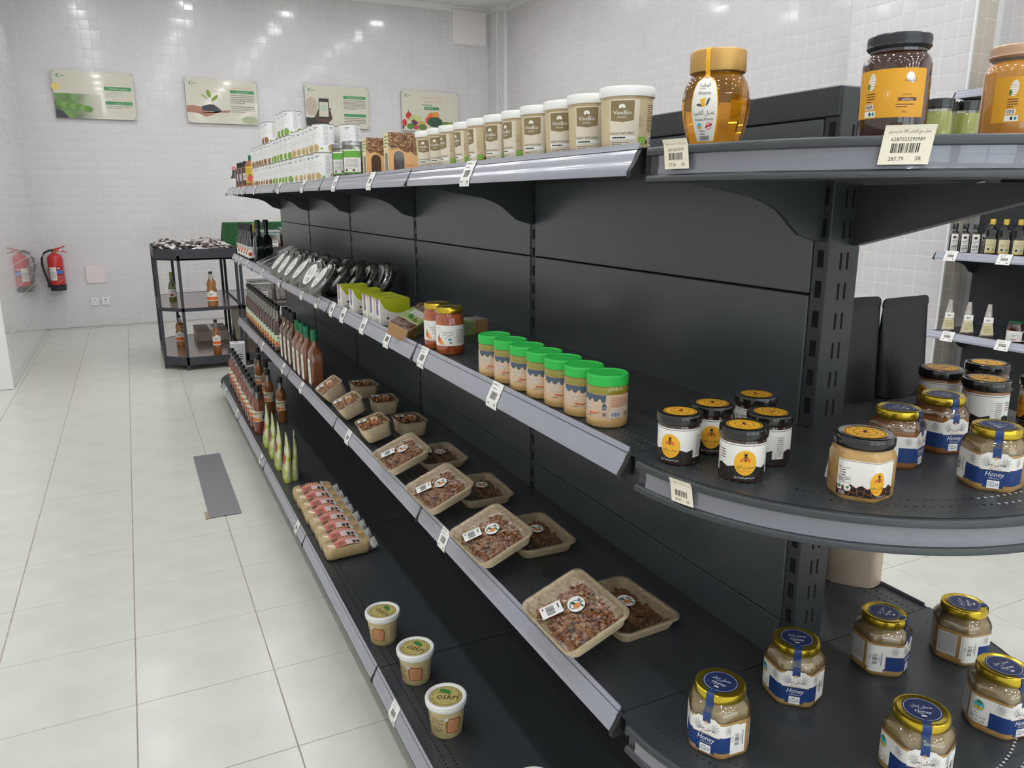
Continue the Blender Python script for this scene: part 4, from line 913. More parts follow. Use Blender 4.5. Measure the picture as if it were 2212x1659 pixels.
def square_bottle(name,body,capm,a=.030,hb=.185,h=.262,capd=.05,label=True):
    t=thing(name,'','bottle'); S=sq(a)
    MB().loft([(blend(S,0,.06),0),(S,.005),(S,hb*.82),(blend(S,.018,.35),hb*.90),(blend(S,.0145,.85),hb*.985),(.0135,hb*1.03),(.013,h-.02)],36).build('body',body,t)
    MB().lathe([(.0155,h-capd),(.0165,h-capd+.003),(.0165,h-.002),(.0155,h)],24).build('cap',capm,t)
    if label:
        c=Canvas(); c.rect(-a*900,0,a*900,hb*620,M_lab,0); c.ell(0,hb*480,9,12,M_green,1,16); c.lines(-14,hb*120,14,hb*360,5,M_ink,1,.35); c.build('label',left(-a-.0002,.012),t)
    return t
db=Proto(square_bottle('oil_bottle',M_dkg,M_capb,.032,.17,.262,.05,False)); db.put((-.325,4.12,S2),0,'tall square black oil bottle in front at the far end','square black oil bottles'); db.put((-.272,4.15,S2),0,'tall square black oil bottle behind the front one','square black oil bottles')
# ================================================================== third shelf
M_pulp=mat('moulded pulp',(250,226,186),.7,noise=(60,.06),bump=(160,.15)); M_wrap=clear_mat('cling film',(250,250,248),.08,.14,bump=(26,.9))
M_nuta=mat('almond skin',(200,136,78),.5,noise=(90,.25)); M_nutb=mat('dark almond skin',(172,112,66),.5,noise=(90,.25)); M_pshade=mat('split almond',(206,160,108),.5)
def rrect(w,d,r,z,n=6):
    P=[]
    for cx,cy,a0 in ((w/2-r,d/2-r,0),(-w/2+r,d/2-r,PI/2),(-w/2+r,-d/2+r,PI),(w/2-r,-d/2+r,1.5*PI)):
        for k in range(n+1): a=a0+PI/2*k/n; P.append((cx+r*math.cos(a),cy+r*math.sin(a),z))
    return P
def sticker(parent,z,x=0,y=0,s=1,rz=0):
    c=Canvas(); c.ell(0,0,17*s,13*s,M_white,0,36); c.ring(0,-2*s,9*s,1.3*s,mat('deep green print',(44,92,58),.5),1,26); c.ell(4*s,0,6.5*s,5.5*s,mat('fruit orange print',(226,140,84),.5),2,18); c.ell(-4*s,-4*s,5*s,2.6*s,mat('deep green print',(0,0,0)),2,14,rot=.6); c.ell(8*s,7*s,4.4*s,1.8*s,M_pgreen,3,12,rot=.2); c.rect(-9*s,4*s,-3*s,9*s,M_inkg,3); c.ell(0,9*s,1.4*s,2.6*s,M_pgreen,3,10)
    c.lines(-7*s,-9.4*s,7*s,-7.6*s,1,M_inkg,3,.5)
    cs,sn=math.cos(rz),math.sin(rz); o=c.build('sticker',lambda u,v,h:(x+u*cs-v*sn,y+u*sn+v*cs,z+h),parent)
    c=Canvas(); c.rect(-14,-17,14,17,M_white,0); c.lines(-10,10,10,14,1,M_ink,1,.5); c.bars(-10,-8,10,5,M_ink,1,3,16); c.lines(-10,-14,-2,-11,1,M_ink,1,.7)
    return cs,sn,c
def nuts(n,w,d,z,sd,ms,size=(.0105,.0065,.004)):
    mb=MB(); R=random.Random(sd); bm0=bmesh.new(); bmesh.ops.create_icosphere(bm0,subdivisions=1,radius=1)
    for v in bm0.verts: v.co.x*=(1.15 if v.co.x<0 else 1); v.co.y*=1-.35*max(0,v.co.x)
    V=[v.co.copy() for v in bm0.verts]; F=[[v.index for v in f.verts] for f in bm0.faces]; bm0.free()
    for k in range(n):
        x=R.uniform(-w/2,w/2); y=R.uniform(-d/2,d/2); hz=z+.010*max(0,1-(2*x/w)**2)*max(0,1-(2*y/d)**2)+R.uniform(0,.004)
        M=Matrix.Translation((x,y,hz))@Matrix.Rotation(R.uniform(0,6.3),4,'Z')@Matrix.Rotation(R.gauss(0,.5),4,'Y')@Matrix.Rotation(R.gauss(0,.6),4,'X')@Matrix.Diagonal((*[q*R.uniform(.85,1.15) for q in size],1))
        mb.add([M@v for v in V],F,R.choice((0,0,0,1,1,2)))
    return mb
def tray_thing(name,w,d,h,n,size,cat,sd,fill,deep=False,st=1.0):
    t=thing(name,'',cat); r=.022
    def R(k,z,rr=None): return rrect(w*k,d*k,(rr or r)*k,z)
    MB().rings([R(.80,.0),R(.84,.002),R(.94,h-.004),R(.965,h-.002),R(1,h-.003),R(1,h),R(.97,h+.001),R(.925,h-.001),R(.90,h-.006),R(.82,.005),R(.78,.0035)],0,True,True).build('tray',M_pulp,t,50)
    tag(nuts(n,w*.74,d*.74,fill,sd,None,size).build('nuts',[M_nuta,M_nutb,M_pshade],t,60),kind='stuff')
    g=6; rows=[]
    MB().rings([R(.985,h-.004),R(1.008,h-.001),R(1.0,h+.0022),R(.93,h+.0012),R(.5,h-.002+(.006 if deep else 0))],0,False,True).build('cling_film',M_wrap,t,60)
    zf=h+.0022+(.004 if deep else 0)
    cs,sn,c=sticker(t,zf,.010,.004,st*(1.35 if not deep else 1.05),-PI/2-.25)
    q=-PI/2-.25; cs,sn=math.cos(q),math.sin(q); ox,oy=(-.034,.030) if not deep else (-.030,.026); k=1.3 if not deep else .95
    c.build('price_label',lambda u,v,hh:(ox+(u*cs-v*sn)*k,oy+(u*sn+v*cs)*k,zf+hh),t)
    return t
TR=Proto(tray_thing('almond_tray',.150,.205,.030,230,(.0105,.0066,.0042),'nut tray',11,.009)); GT='wrapped pulp trays of almonds'
fy=[.220,.613,.957,1.294]
for i,y in enumerate(fy): TR.put((-.334,y,S3+.046),0,f'film-wrapped pulp tray of almonds tilted over the rail, {nth(i,4)}',GT,rot=(0,math.radians(-22),random.uniform(-.04,.04)))
for i,y in enumerate((.258,.660,1.005,1.345)): TR.put((-.202,y,S3),0,f'film-wrapped pulp tray of almonds lying flat behind a tilted one, {nth(i,4)}',GT,rot=(0,0,random.uniform(-.05,.05)))
PN=Proto(tray_thing('fruit_punnet',.105,.145,.055,70,(.016,.012,.008),'punnet',5,.042,True,.9)); GP='deep wrapped pulp punnets'
for i,y in enumerate((1.655,1.985,2.275)): PN.put((-.318,y,S3+[.022,.026,.03][i]),0,f'deep wrapped pulp punnet tipped towards the aisle, {nth(i,3)}',GP,rot=(0,math.radians(-[16,24,32][i]),random.uniform(-.05,.05)))
for i,y in enumerate((1.70,2.03,2.33)): PN.put((-.178,y,S3),0,f'deep wrapped pulp punnet standing level at the back, {nth(i,3)}',GP,rot=(0,0,random.uniform(-.08,.08)))
# square brown bottles
M_tea=mat('brown cider',(138,88,58),.08,coat=1,trans=.15,noise=(8,.12)); M_tead=mat('amber brown vinegar',(112,78,42),.06,coat=1,trans=.3)
gb=Proto(square_bottle('cider_bottle',M_tea,mat('bottle green cap',(30,112,72),.35),.031,.19,.265,.052))
for i,(x,y) in enumerate(((-.328,2.60),(-.336,2.72),(-.336,2.83),(-.336,2.94))): gb.put((x,y,S3),.0,f'square bottle of cloudy brown cider with green cap, {nth(i,4)}','green-capped cider bottles')
dbb=Proto(square_bottle('vinegar_bottle',M_tead,M_capb,.031,.2,.282,.055))
for i,y in enumerate((3.10,3.215,3.33)): dbb.put((-.33,y,S3),0,f'square bottle of amber vinegar with tall black cap, {nth(i,3)}','black-capped vinegar bottles')
# round syrup bottles with picture labels
M_molas=mat('dark syrup',(76,40,28),.06,coat=1,trans=.2)
def lab_s(t):
    c=Canvas(); c.rect(-60,0,60,66,mat('mint label',(206,220,190),.45),0); c.poly([(-60,0),(60,0),(60,24),(40,30),(20,24),(0,32),(-20,24),(-40,30),(-60,24)],mat('orange fruit print',(206,140,78),.5),1)
    for k in range(-4,5): c.ell(k*14,16+(k%2)*5,8,7,mat('peach print'  if k%2 else 'red fruit print',(236,170,96),.5),2,14)
    for x in (-30,14): c.ell(x,52,12,13,mat('mint label',(0,0,0)),1,18); c.lines(x-9,44,x+9,56,2,M_ink,2,.5)
    c.build('label',wrap(.0282,.034),t,step=5)
sy=bottle('syrup_bottle',[(.025,0),(.028,.004),(.028,.115),(.0285,.122),(.0265,.134),(.0275,.146),(.0265,.160),(.020,.178)],M_molas,M_capb,[(.0145,.238),(.0155,.239),(.0155,.262),(.0145,.264)],lab_s,clear=[(.020,.178),(.0145,.196),(.0125,.215),(.0125,.242)])
MB().lathe([(.0185,.178),(.011,.20),(.0105,.238)],20).build('syrup_neck',mat('grey glass neck',(150,148,146),.05,coat=1,spec=.8),sy)  # grey core paints in the silvery reflection of the clear glass neck
SY=Proto(sy)
for i in range(13): SY.put((-.336+.0015*i,3.53+.108*i,S3),-.75+random.uniform(-.1,.1),f'round bottle of dark syrup with fruit label on the third shelf, {nth(i,13)} of thirteen','round syrup bottles')
# ================================================================== bottom shelf
M_cupb=mat('cream cup',(206,186,138),.4,coat=.3); M_khaki=mat('khaki lid print',(190,176,108),.45); M_toast=mat('toast print',(206,150,104),.5); M_toastd=mat('toast crust print',(150,92,60),.5); M_dkbr=mat('dark brown print',(62,40,28),.5)
t=thing('peanut_butter_cup','','cup'); r0,r1=.0395,.0475
MB().lathe([(r0*.96,0),(r0,.002),(r1,.083)],40).build('cup',M_cupb,t)
MB().lathe([(r1*.99,.078),(r1*1.06,.079),(r1*1.10,.082),(r1*1.12,.088),(r1*1.12,.0965),(r1*1.08,.099),(r1*.96,.099),(r1*.93,.0955),(r1*.90,.095)],48).build('lid',M_whitep,t)
c=Canvas(); c.ell(0,0,42,42,M_khaki,0,44); c.ring(0,0,41,1.2,M_dkbr,1,44); c.text('oskri',4,-12,24,M_dkbr,2,wmax=54,shear=.15); c.ell(-4,20,17,8,M_pgreen,2,22,rot=-.3); c.rect(-24,14,-10,15.6,M_pgreen,2)
for k in range(40):
    a=2*PI*k/40
    if k%7: c.rect(34.5*math.cos(a)-1.4,34.5*math.sin(a)-1.1,34.5*math.cos(a)+1.4,34.5*math.sin(a)+1.1,M_dkbr,1)
c.build('lid_print',flat_top(.0952),t)
c=Canvas(); c.poly([(6,10),(40,8),(44,40),(38,52),(10,54),(4,40)],M_toastd,1); c.poly([(9,13),(37,11),(40,38),(35,48),(13,50),(8,38)],M_toast,2)
for k in range(5): c.ring(24,31,4+3*k,.6,M_toastd,3,20,ry=3+2.6*k)
c.text('PEANUT',-16,44,6.2,M_dkbr,1,wmax=30); c.text('BUTTER',-16,34.5,6.2,M_dkbr,1,wmax=30); c.text('Flax & Fiber',-16,27,3.4,M_dkbr,1,wmax=22); c.lines(-28,12,-2,23,4,M_dkbr,1,.35); c.ell(6,52,5,5,mat('pale badge',(0,0,0)),4,18); c.text('ORGANIC',-18,53,2,M_dkbr,1)
c.rect(50,4,100,60,mat('straw label',(214,196,150),.5),1); c.lines(56,8,94,56,12,M_dkbr,2,.3)
R=random.Random(3)
for k in range(26): c.ell(R.uniform(-60,-34),R.uniform(6,58),2.4,.9,M_toastd,1,8,rot=R.uniform(0,3))
c.build('print',wrap(r0,.008,lambda v:1+(r1/r0-1)*(v+.006)/.083),t,step=4)
CU=Proto(t); GC='peanut butter cups on the bottom shelf'
for i,(x,y,rz) in enumerate(((-.387,.300,-.1),(-.447,.667,-.52),(-.445,.908,-.95),(-.47,1.14,-1.25))): CU.put((x,y,S4),rz,['cream peanut butter cup cut by the bottom edge of the picture','cream peanut butter cup with white lid, nearest of the three in full view','cream peanut butter cup with white lid, middle of the three in full view','cream peanut butter cup with white lid, farthest of the three in full view'][i],GC)
# bags of rice lying in a row
M_rice=mat('rice in bag',(208,184,140),.35,coat=.5,noise=(260,.2,(184,154,108))); M_seal=clear_mat('clear seal',(240,240,238),.2,.15)
t=thing('rice_bag','','bag'); w,d,h=.172,.078,.050; rows=[]
for k in range(7):
    f=k/6; z=h*f; s=math.sin(PI*(.20+.64*f))**.6; rows.append([(x*(.90+.10*s),y*(.55+.45*s),z+(.004*math.cos(x*40)*f)) for x,y,_ in rrect(w,d,.022,0,5)])
MB().rings(rows,0,True,True).build('bag',M_rice,t,70)
MB().add([(w/2-.004,-d*.40,.004),(w/2+.030,-d*.42,.020),(w/2+.034,d*.40,.024),(w/2-.004,d*.40,.006),(w/2-.002,-d*.3,.044),(w/2+.004,d*.3,.046)],[(0,1,2,3),(0,1,4),(1,2,5,4)]).build('end_seal',M_seal,t,0)
c=Canvas(); c.rect(-52,-30,52,30,mat('salmon label',(214,150,134),.45),0); c.poly([(-52,8),(-20,24),(20,24),(52,8),(52,30),(-52,30)],M_brown,1); c.rect(-48,-29,10,4,mat('rose print',(214,106,104),.5),1); c.ell(-28,-14,13,12,mat('bowl print',(150,104,74),.5),2,18); c.rect(-8,-28,48,4,mat('pale pink label',(232,210,204),.5),2); c.lines(14,-28,46,0,4,M_ink,3,.3)
for k in (0,1): c.rect(18+16*k,-24,28+16*k,-8,M_ink,3)
c.rect(40,12,52,34,mat('pale blue print',(180,206,206),.5),2)
for k in range(5): c.ell(-24+12*k,26,3,7,M_toast,2,10)
c.build('label',lambda u,v,hh:(u,v-.002,h+.0042+hh-.0002*0+(.004*math.cos(u*40)-.004)),t,step=6)
RB=Proto(t)
for i in range(8): RB.put((-.425+.004*(i%2)+random.uniform(-.004,.004),1.765+.0905*i,S4+.010),0,f'clear bag of brown rice with pink label, {nth(i,8)} of the overlapping row','rice bags in a row',rot=(math.radians(14 if i else 8),0,.05+random.uniform(-.03,.03)))
# green stand-up sachets seen edge-on
M_sach=mat('lime sachet',(178,198,70),.35,coat=.4,noise=(22,.3,(228,226,186)))
t=thing('snack_sachet','','sachet'); rows=[]; n=16
for k in range(13):
    f=k/12; d=.020*(1-f)**.6+.0025; w=.062*(1-.08*f); lean=.018*math.sin(f*2.6)*f
    rows.append([(d*math.cos(2*PI*i/n)*1.0+lean,w*math.copysign(abs(math.sin(2*PI*i/n))**.6,math.sin(2*PI*i/n)),.222*f) for i in range(n)])
MB().rings(rows,0,True,True).build('bag',M_sach,t,60)
c=Canvas(); rd=mat('red sachet print',(176,52,58),.5); c.rect(-44,88,44,128,rd,0); c.ell(0,150,30,18,M_lab,0,20); c.ell(4,50,34,26,mat('sachet fruit print',(206,178,110),.5),0,20); c.rect(-46,2,46,14,M_toastd,0)
def sm(u,v,hh):
    f=v/.222; d=.020*(1-f)**.6+.0025; lean=.018*math.sin(f*2.6)*f; s=min(.999,abs(u)/(.062*(1-.08*f))); return (lean-d*math.sqrt(max(0,1-s**3.3))-hh-.0006,-u,v)
c.build('print',sm,t,step=6,stepv=8)
SN=Proto(t); GS='lime green sachets standing edge-on'
for i,(x,y) in enumerate(((-.480,2.70),(-.484,2.90),(-.480,3.10),(-.480,3.30))): SN.put((x,y,S4),-.10,f'lime green snack sachet standing edge-on, {nth(i,4)} of the front four',GS)
SN.put((-.440,2.72,S4),-.2,'lime green snack sachet standing close behind the nearest one',GS)
# amber bottles
M_amb=mat('rose amber vinegar',(160,88,62),.06,coat=1,trans=.45); M_amb2=mat('golden vinegar',(176,112,48),.06,coat=1,trans=.45)
def lab_a(t):
    c=Canvas(); c.rect(-58,0,58,62,mat('cream bottle label',(226,214,184),.45),0); c.ell(-20,60,13,11,mat('cream bottle label',(0,0,0)),0,20); c.ell(-20,58,9,8,M_lab,1,18); c.lines(-30,40,28,54,2,M_ink,1,.5); c.ell(-14,14,16,11,M_orange,1,18); c.ell(14,12,13,9,mat('peach print',(0,0,0)),1,16); c.rect(34,10,56,34,M_inkg,1); c.build('label',wrap(.0305,.075),t,step=5)
def amb(body,name):
    t=bottle(name,[(.027,0),(.030,.004),(.030,.175),(.0265,.192),(.018,.206)],body,M_capb,[(.0155,.246),(.0165,.247),(.0165,.277),(.0155,.279)],lab_a,clear=[(.018,.206),(.0135,.215),(.0135,.252)])
    MB().lathe([(.016,.2065),(.0115,.216),(.0115,.245)],20).build('neck_glass',mat('grey glass neck',(0,0,0)),t); return Proto(t)  # same grey core, reflection put into the colour of the clear neck
A1=amb(M_amb,'vinegar_bottle'); A2=amb(M_amb2,'vinegar_bottle')
for i in range(11): A1.put((-.484+.0015*i+random.uniform(-.004,.004),3.545+.128*i,S4),-.6+random.uniform(-.12,.12),f'rose amber vinegar bottle along the bottom shelf rail, {nth(i,11)} of eleven','amber vinegar bottles')
for i,(x,y) in enumerate(((-.322,3.73),(-.356,3.98),(-.33,4.22),(-.335,4.50),(-.30,4.78))): A2.put((x,y,S4),-.5,f'golden vinegar bottle standing apart at the back of the bottom shelf, {nth(i,5)} of five','amber vinegar bottles')
# white carton on the rounded far end
t=thing('white_carton','tall white printed carton at the far end of the bottom shelf','carton',(-.40,5.08,S4),-.12)
MB().bbox(-.052,-.05,0,.052,.05,.275,.0015).build('box',mat('white card',(226,226,230),.5),t)
c=Canvas(); c.rect(-30,20,30,60,M_lab,0); c.lines(-34,130,34,200,4,M_ink,1,.4); c.lines(-30,70,30,100,3,M_inkg,1,.4); c.build('front_print',front(-.05),t)
c=Canvas(); c.lines(-40,190,40,250,3,M_ink,1,.5); c.lines(-36,60,36,150,6,M_inkg,1,.35); c.ell(0,30,24,16,M_toast,1,18); c.build('side_print',left(-.052),t)
c=Canvas(); c.lines(-30,-14,30,14,2,M_ink,1,.6); c.build('top_print',flat_top(.275),t)
# ================================================================== things on the far wall and the floor
M_poster=mat('poster print',(214,210,192),.12,coat=.5,crough=.04); M_edge=mat('acrylic edge',(206,206,196),.2); M_bolt=mat('steel stud',(150,146,140),.3,metal=.9)
M_bandg=mat('poster green band',(72,148,92),.3); M_ptxt=mat('poster grey text',(128,124,116),.4); M_por=mat('poster orange text',(224,160,110),.4); M_skin=mat('poster skin',(178,126,104),.4); M_soil=mat('poster soil',(74,74,80),.5)
def field_mat(name,a,b,c,x0,x1,z0,z1):
    """print of a crop field that fades to the poster's cream towards the right"""
    m=bpy.data.materials.new(name); m.use_nodes=True; nt=m.node_tree; p=nt.nodes['Principled BSDF']; p.inputs['Roughness'].default_value=.15
    tc=nt.nodes.new('ShaderNodeTexCoord'); n=nt.nodes.new('ShaderNodeTexNoise'); n.inputs['Scale'].default_value=9; n.inputs['Detail'].default_value=4; nt.links.new(tc.outputs['Object'],n.inputs['Vector'])
    r=nt.nodes.new('ShaderNodeValToRGB'); r.color_ramp.elements[0].position=.35; r.color_ramp.elements[1].position=.65; r.color_ramp.elements[0].color=lin(a)+(1,); r.color_ramp.elements[1].color=lin(b)+(1,); nt.links.new(n.outputs['Fac'],r.inputs[0])
    s=nt.nodes.new('ShaderNodeSeparateXYZ'); nt.links.new(tc.outputs['Object'],s.inputs[0])
    g=nt.nodes.new('ShaderNodeMapRange'); g.inputs[1].default_value=x0; g.inputs[2].default_value=x1; g.interpolation_type='SMOOTHSTEP'; nt.links.new(s.outputs['X'],g.inputs[0])
    mx=nt.nodes.new('ShaderNodeMix'); mx.data_type='RGBA'; nt.links.new(g.outputs[0],mx.inputs[0]); nt.links.new(r.outputs[0],mx.inputs[6]); mx.inputs[7].default_value=lin(c)+(1,)
    nt.links.new(mx.outputs[2],p.inputs['Base Color']); return m
def poster(x0,label,draw):
    w,h=.81,.505; t=thing('wall_poster',label,'poster',(x0+w/2,YF,2.355),0,'acrylic posters on the far wall')
    MB().bbox(-w/2,-.038,0,w/2,-.030,h,.001).build('panel',M_edge,t)
    c=Canvas(); c.rect(-w*500+1,1,w*500-1,h*1000-1,M_poster,0); draw(c)
    c.ring(-338,446,22,5,M_bandg,1,24); c.ell(-352,446,9,13,M_bandg,2,14); c.lines(-308,438,-252,452,1,M_ptxt,1,.6)
    c.build('print',front(-.038),t,off=.0004,base=.0003)
    for sx in (-1,1):
        for z in (.018,h-.018): MB().lathe([(.009,0),(.009,.038),(.007,.040)],14).build('stud',M_bolt,t)
    for i,o in enumerate([o for o in KIDS[t.name] if o.name.startswith('stud')]):
        o.rotation_euler=(PI/2,0,0); o.location=((-1 if i<2 else 1)*(w/2-.018),-.0,(.018,h-.018)[i%2])
    return t
def p1(c):
    c.rect(-404,2,60,262,field_mat('crop field print',(60,92,52),(120,160,84),(206,204,186),-.25,.05,0,1),1); c.ell(-375,330,46,40,mat('poster sun',(230,208,122),.4),1,24)
    for k in range(7): c.ell(-352+46*k,150-8*k,44,34,mat('poster leaf '+str(k%2),((104,150,70),(132,170,96))[k%2],.4),2+k,16)
    c.poly([(-404,2),(-280,2),(-330,70),(-404,96)],M_soil,10)
    c.text('Conductor',110,368,18,M_por,1,align='l',wmax=90); c.rect(100,312,376,352,M_bandg,1); c.text('Transformation',238,321,22,M_poster,2,wmax=240)
    for k,s in enumerate(('It is a transitional period from','conventional or traditional to','organic farming')): c.text(s,104,288-22*k,11,M_ptxt,1,align='l',wmax=266)
    c.text('التحول',340,206,16,M_por,1,ar=True); c.rect(100,160,376,196,M_bandg,1); c.text('الـتـحـول'.replace('ـ',''),238,168,20,M_poster,2,ar=True); c.lines(110,116,370,152,2,M_ptxt,1,.35)
def p2(c):
    c.poly([(-404,190),(-330,200),(-250,185),(-120,120),(60,128),(92,150),(60,156),(-20,140),(-120,96),(-200,70),(-280,110),(-404,120)],M_skin,1)
    c.poly([(-240,190),(-150,216),(-100,214),(-40,170),(-12,140),(-110,136),(-230,140)],M_soil,2); c.rect(-124,205,-118,280,M_pgreen,3)
    c.ell(-150,335,22,46,mat('poster sprout',(132,158,62),.4),3,18,rot=.3); c.ell(-82,290,18,50,mat('poster sprout',(0,0,0)),3,18,rot=-.8); c.ell(-200,300,8,44,mat('poster sprout',(0,0,0)),3,14,rot=.9)
    c.text('ORGANIC FARMING',230,400,20,M_por,1,wmax=272); c.rect(92,350,372,388,M_bandg,1); c.text('زراعة عضوية',232,358,20,M_poster,2,ar=True); c.lines(92,232,372,340,5,M_ptxt,1,.4); c.lines(92,130,372,212,4,M_ptxt,1,.4,seed=8)
    c.ell(300,50,95,46,mat('poster moss',(176,186,150),.4),1,20)
def p3(c):
    c.ell(-330,250,70,110,mat('poster taupe',(190,176,160),.4),1,20); c.poly([(-404,2),(-110,2),(-110,40),(-150,110),(-250,130),(-330,112),(-404,118)],mat('poster sleeve',(56,52,52),.4),1)
    c.poly([(-300,120),(-240,230),(-210,250),(-90,190),(-70,110),(-120,60),(-260,70)],mat('poster dark hand',(92,66,58),.4),2)
    c.poly([(-250,108),(-105,108),(-110,350),(-235,350)],mat('poster phone',(48,50,54),.3),3); c.poly([(-240,130),(-118,130),(-122,308),(-230,308)],M_poster,4); c.rect(-205,205,-150,262,mat('poster mint',(150,204,180),.4),5); c.rect(-193,217,-162,250,M_poster,6)
    for k in range(3): c.ell(-98,150+36*k,14,15,mat('poster dark hand',(0,0,0)),4,14)
    c.text('Organic Logo',80,412,15,M_por,1,align='l',wmax=120); c.rect(80,358,368,394,M_bandg,1); c.text('The logo is printed',222,367,18,M_poster,2,wmax=260); c.lines(80,228,368,346,7,M_ptxt,1,.4); c.rect(80,142,368,176,M_bandg,1); c.text('شعار عضوي',300,182,14,M_por,1,ar=True); c.lines(80,34,368,132,5,M_ptxt,1,.4,seed=6)
def p4(c):
    c.text('ORGANIC FOODS',14,414,28,M_por,1,wmax=320); c.text('الأغذية العضوية',14,366,30,M_por,1,ar=True,wmax=310); c.lines(-120,326,130,342,1,M_bandg,1,.6); c.rect(-90,276,122,312,M_bandg,1); c.lines(-78,286,110,302,1,M_poster,2,.5)
    V=((-310,190,42,44,(196,58,52)),(-240,150,70,46,(196,196,128)),(-370,100,52,46,(206,62,50)),(-230,108,44,38,(110,66,84)),(-290,56,50,38,(92,138,64)),(-215,46,38,30,(180,84,92)),(-135,92,56,36,(204,176,84)),(-120,50,62,40,(116,130,76)),
       (10,190,50,52,(226,120,62)),(76,204,46,50,(232,158,66)),(-20,140,60,52,(216,92,64)),(60,120,110,66,(64,92,66)),(20,46,44,38,(218,210,186)),(120,44,52,38,(94,60,110)),(220,82,74,48,(112,136,66)),(300,80,54,50,(150,168,74)),(388,70,20,28,(196,62,56)),(-180,160,54,40,(204,204,140)),(-390,46,22,30,(70,96,64)))
    for k,(x,y,a,b,col) in enumerate(V): c.ell(x,y,min(a,403-abs(x)) if abs(x)+a>403 else a,min(b,y-3),mat(f'poster produce {k}',col,.4),1+k%6,22)
    c.rect(-318,228,-308,262,M_pgreen,8)
poster(-1.632,'cream poster with a green crop field, leftmost on the far wall',p1); poster(-.276,'cream poster of a hand holding a seedling',p2); poster(1.112,'cream poster of a hand holding a phone',p3); poster(2.372,'cream organic foods poster with fruit and vegetables',p4)
# fire extinguisher
t=thing('fire_extinguisher','red fire extinguisher hung on the far wall','fire extinguisher',(-1.835,9.295,.455))
M_red=mat('extinguisher red',(196,36,40),.25,coat=.6); M_rub=mat('black rubber',(38,40,46),.5)
MB().lathe([(.072,0),(.078,.004),(.079,.014),(.079,.362),(.070,.392),(.045,.412),(.026,.420),(.024,.432)],32).build('cylinder',M_red,t)
MB().lathe([(.0785,.0),(.0805,.004),(.0805,.07)],32,capt=False).build('base_band',M_rub,t)
MB().lathe([(.022,.428),(.022,.446),(.014,.45),(.014,.47)],20).build('valve',mat('brass valve',(176,150,70),.3,metal=.8),t)
MB().tube([(.0,-.01,.462),(.06,-.01,.478),(.115,-.01,.500)],[.009,.008,.006]).tube([(.0,-.01,.452),(.07,-.01,.448),(.125,-.01,.432)],[.009,.008,.006]).build('handle',M_red,t)
MB().lathe([(.017,.0),(.017,.012)],16,c=(-.03,0)).build('gauge',mat('gauge white',(230,228,220),.3),t); KIDS[t.name][-1].location=(0,-.0,.475)
MB().tube([(-.01,-.012,.452),(-.05,-.014,.452),(-.095,-.016,.43),(-.125,-.018,.37),(-.13,-.02,.30),(-.118,-.022,.22),(-.098,-.024,.14),(-.088,-.026,.08)],.012,10).build('hose',M_rub,t)
MB().tube([(-.09,-.026,.09),(-.086,-.027,.04)],[.012,.017],10).build('nozzle',M_rub,t)
MB().bbox(-.02,.06,.30,.02,.094,.42,.002).build('wall_bracket',M_rub,t)
c=Canvas(); c.rect(-75,120,4,268,M_lab,0); c.lines(-68,130,-2,220,6,M_inkg,1,.35); c.rect(6,80,74,276,mat('dark red label',(176,40,46),.4),0); c.rect(6,190,74,236,mat('label blue',(62,118,196),.4),1); c.lines(12,244,70,268,1,M_lab,1,.5); c.lines(12,90,70,170,5,mat('label pink print',(226,150,150),.5),1,.35); c.ell(-58,250,6,6,M_ink,1,14)
c.build('label',wrap(.0793),t,step=9)
# blank plate and sockets
t=thing('blank_wall_plate','square pinkish blank cover plate low on the far wall','wall plate',(-1.447,YF,.51)); MB().bbox(-.105,-.010,0,.105,.0,.206,.004).build('plate',mat('plate plastic',(232,222,222),.4),t)
for k in range(4): MB().lathe([(.004,0),(.004,.0115)],10).build('screw',M_bolt,t); KIDS[t.name][-1].rotation_euler=(PI/2,0,0); KIDS[t.name][-1].location=((-.09,.09)[k%2],0,(.015,.19)[k//2])
for k,x in enumerate((-1.492,-1.379)):
    t=thing('wall_socket',['left of the two white three-pin wall sockets','right of the two white three-pin wall sockets'][k],'socket',(x,YF,.248),0,'wall sockets'); MB().bbox(-.042,-.012,0,.042,0,.09,.004).build('plate',M_trim,t)
    MB().box(-.004,-.0124,.056,.004,-.011,.072).build('earth_slot',M_dark,t,0); MB().box(-.022,-.0124,.026,-.010,-.011,.031).build('pin_slot',M_dark,t,0); MB().box(.010,-.0124,.026,.022,-.011,.031).build('pin_slot',M_dark,t,0); MB().bbox(.016,-.015,.058,.030,-.011,.080,.001).build('switch',M_trim,t)
t=thing('access_panel','plain white access panel high in the far right corner','panel',(3.38,YF,3.5)); MB().bbox(-.24,-.02,0,.24,0,.42,.004).build('door',mat('panel paint',(236,230,228),.6),t); MB().bbox(-.25,-.012,-.01,.25,.0,.43,.003).build('frame',M_trim,t)
# metal cover plate on the floor
t=thing('floor_cover_plate','narrow grey metal cover plate lying on the floor tiles','floor plate',(-.772,3.225,0)); MB().bbox(-.073,-.495,0,.073,.495,.004,.0012).build('plate',mat('brushed plate',(142,142,147),.3,metal=.6,bump=(6,.1)),t); MB().box(-.088,-.5,0,-.0732,-.41,.0015).build('mortar_patch',mat('mortar',(176,160,130),.9,noise=(40,.3)),t,0)
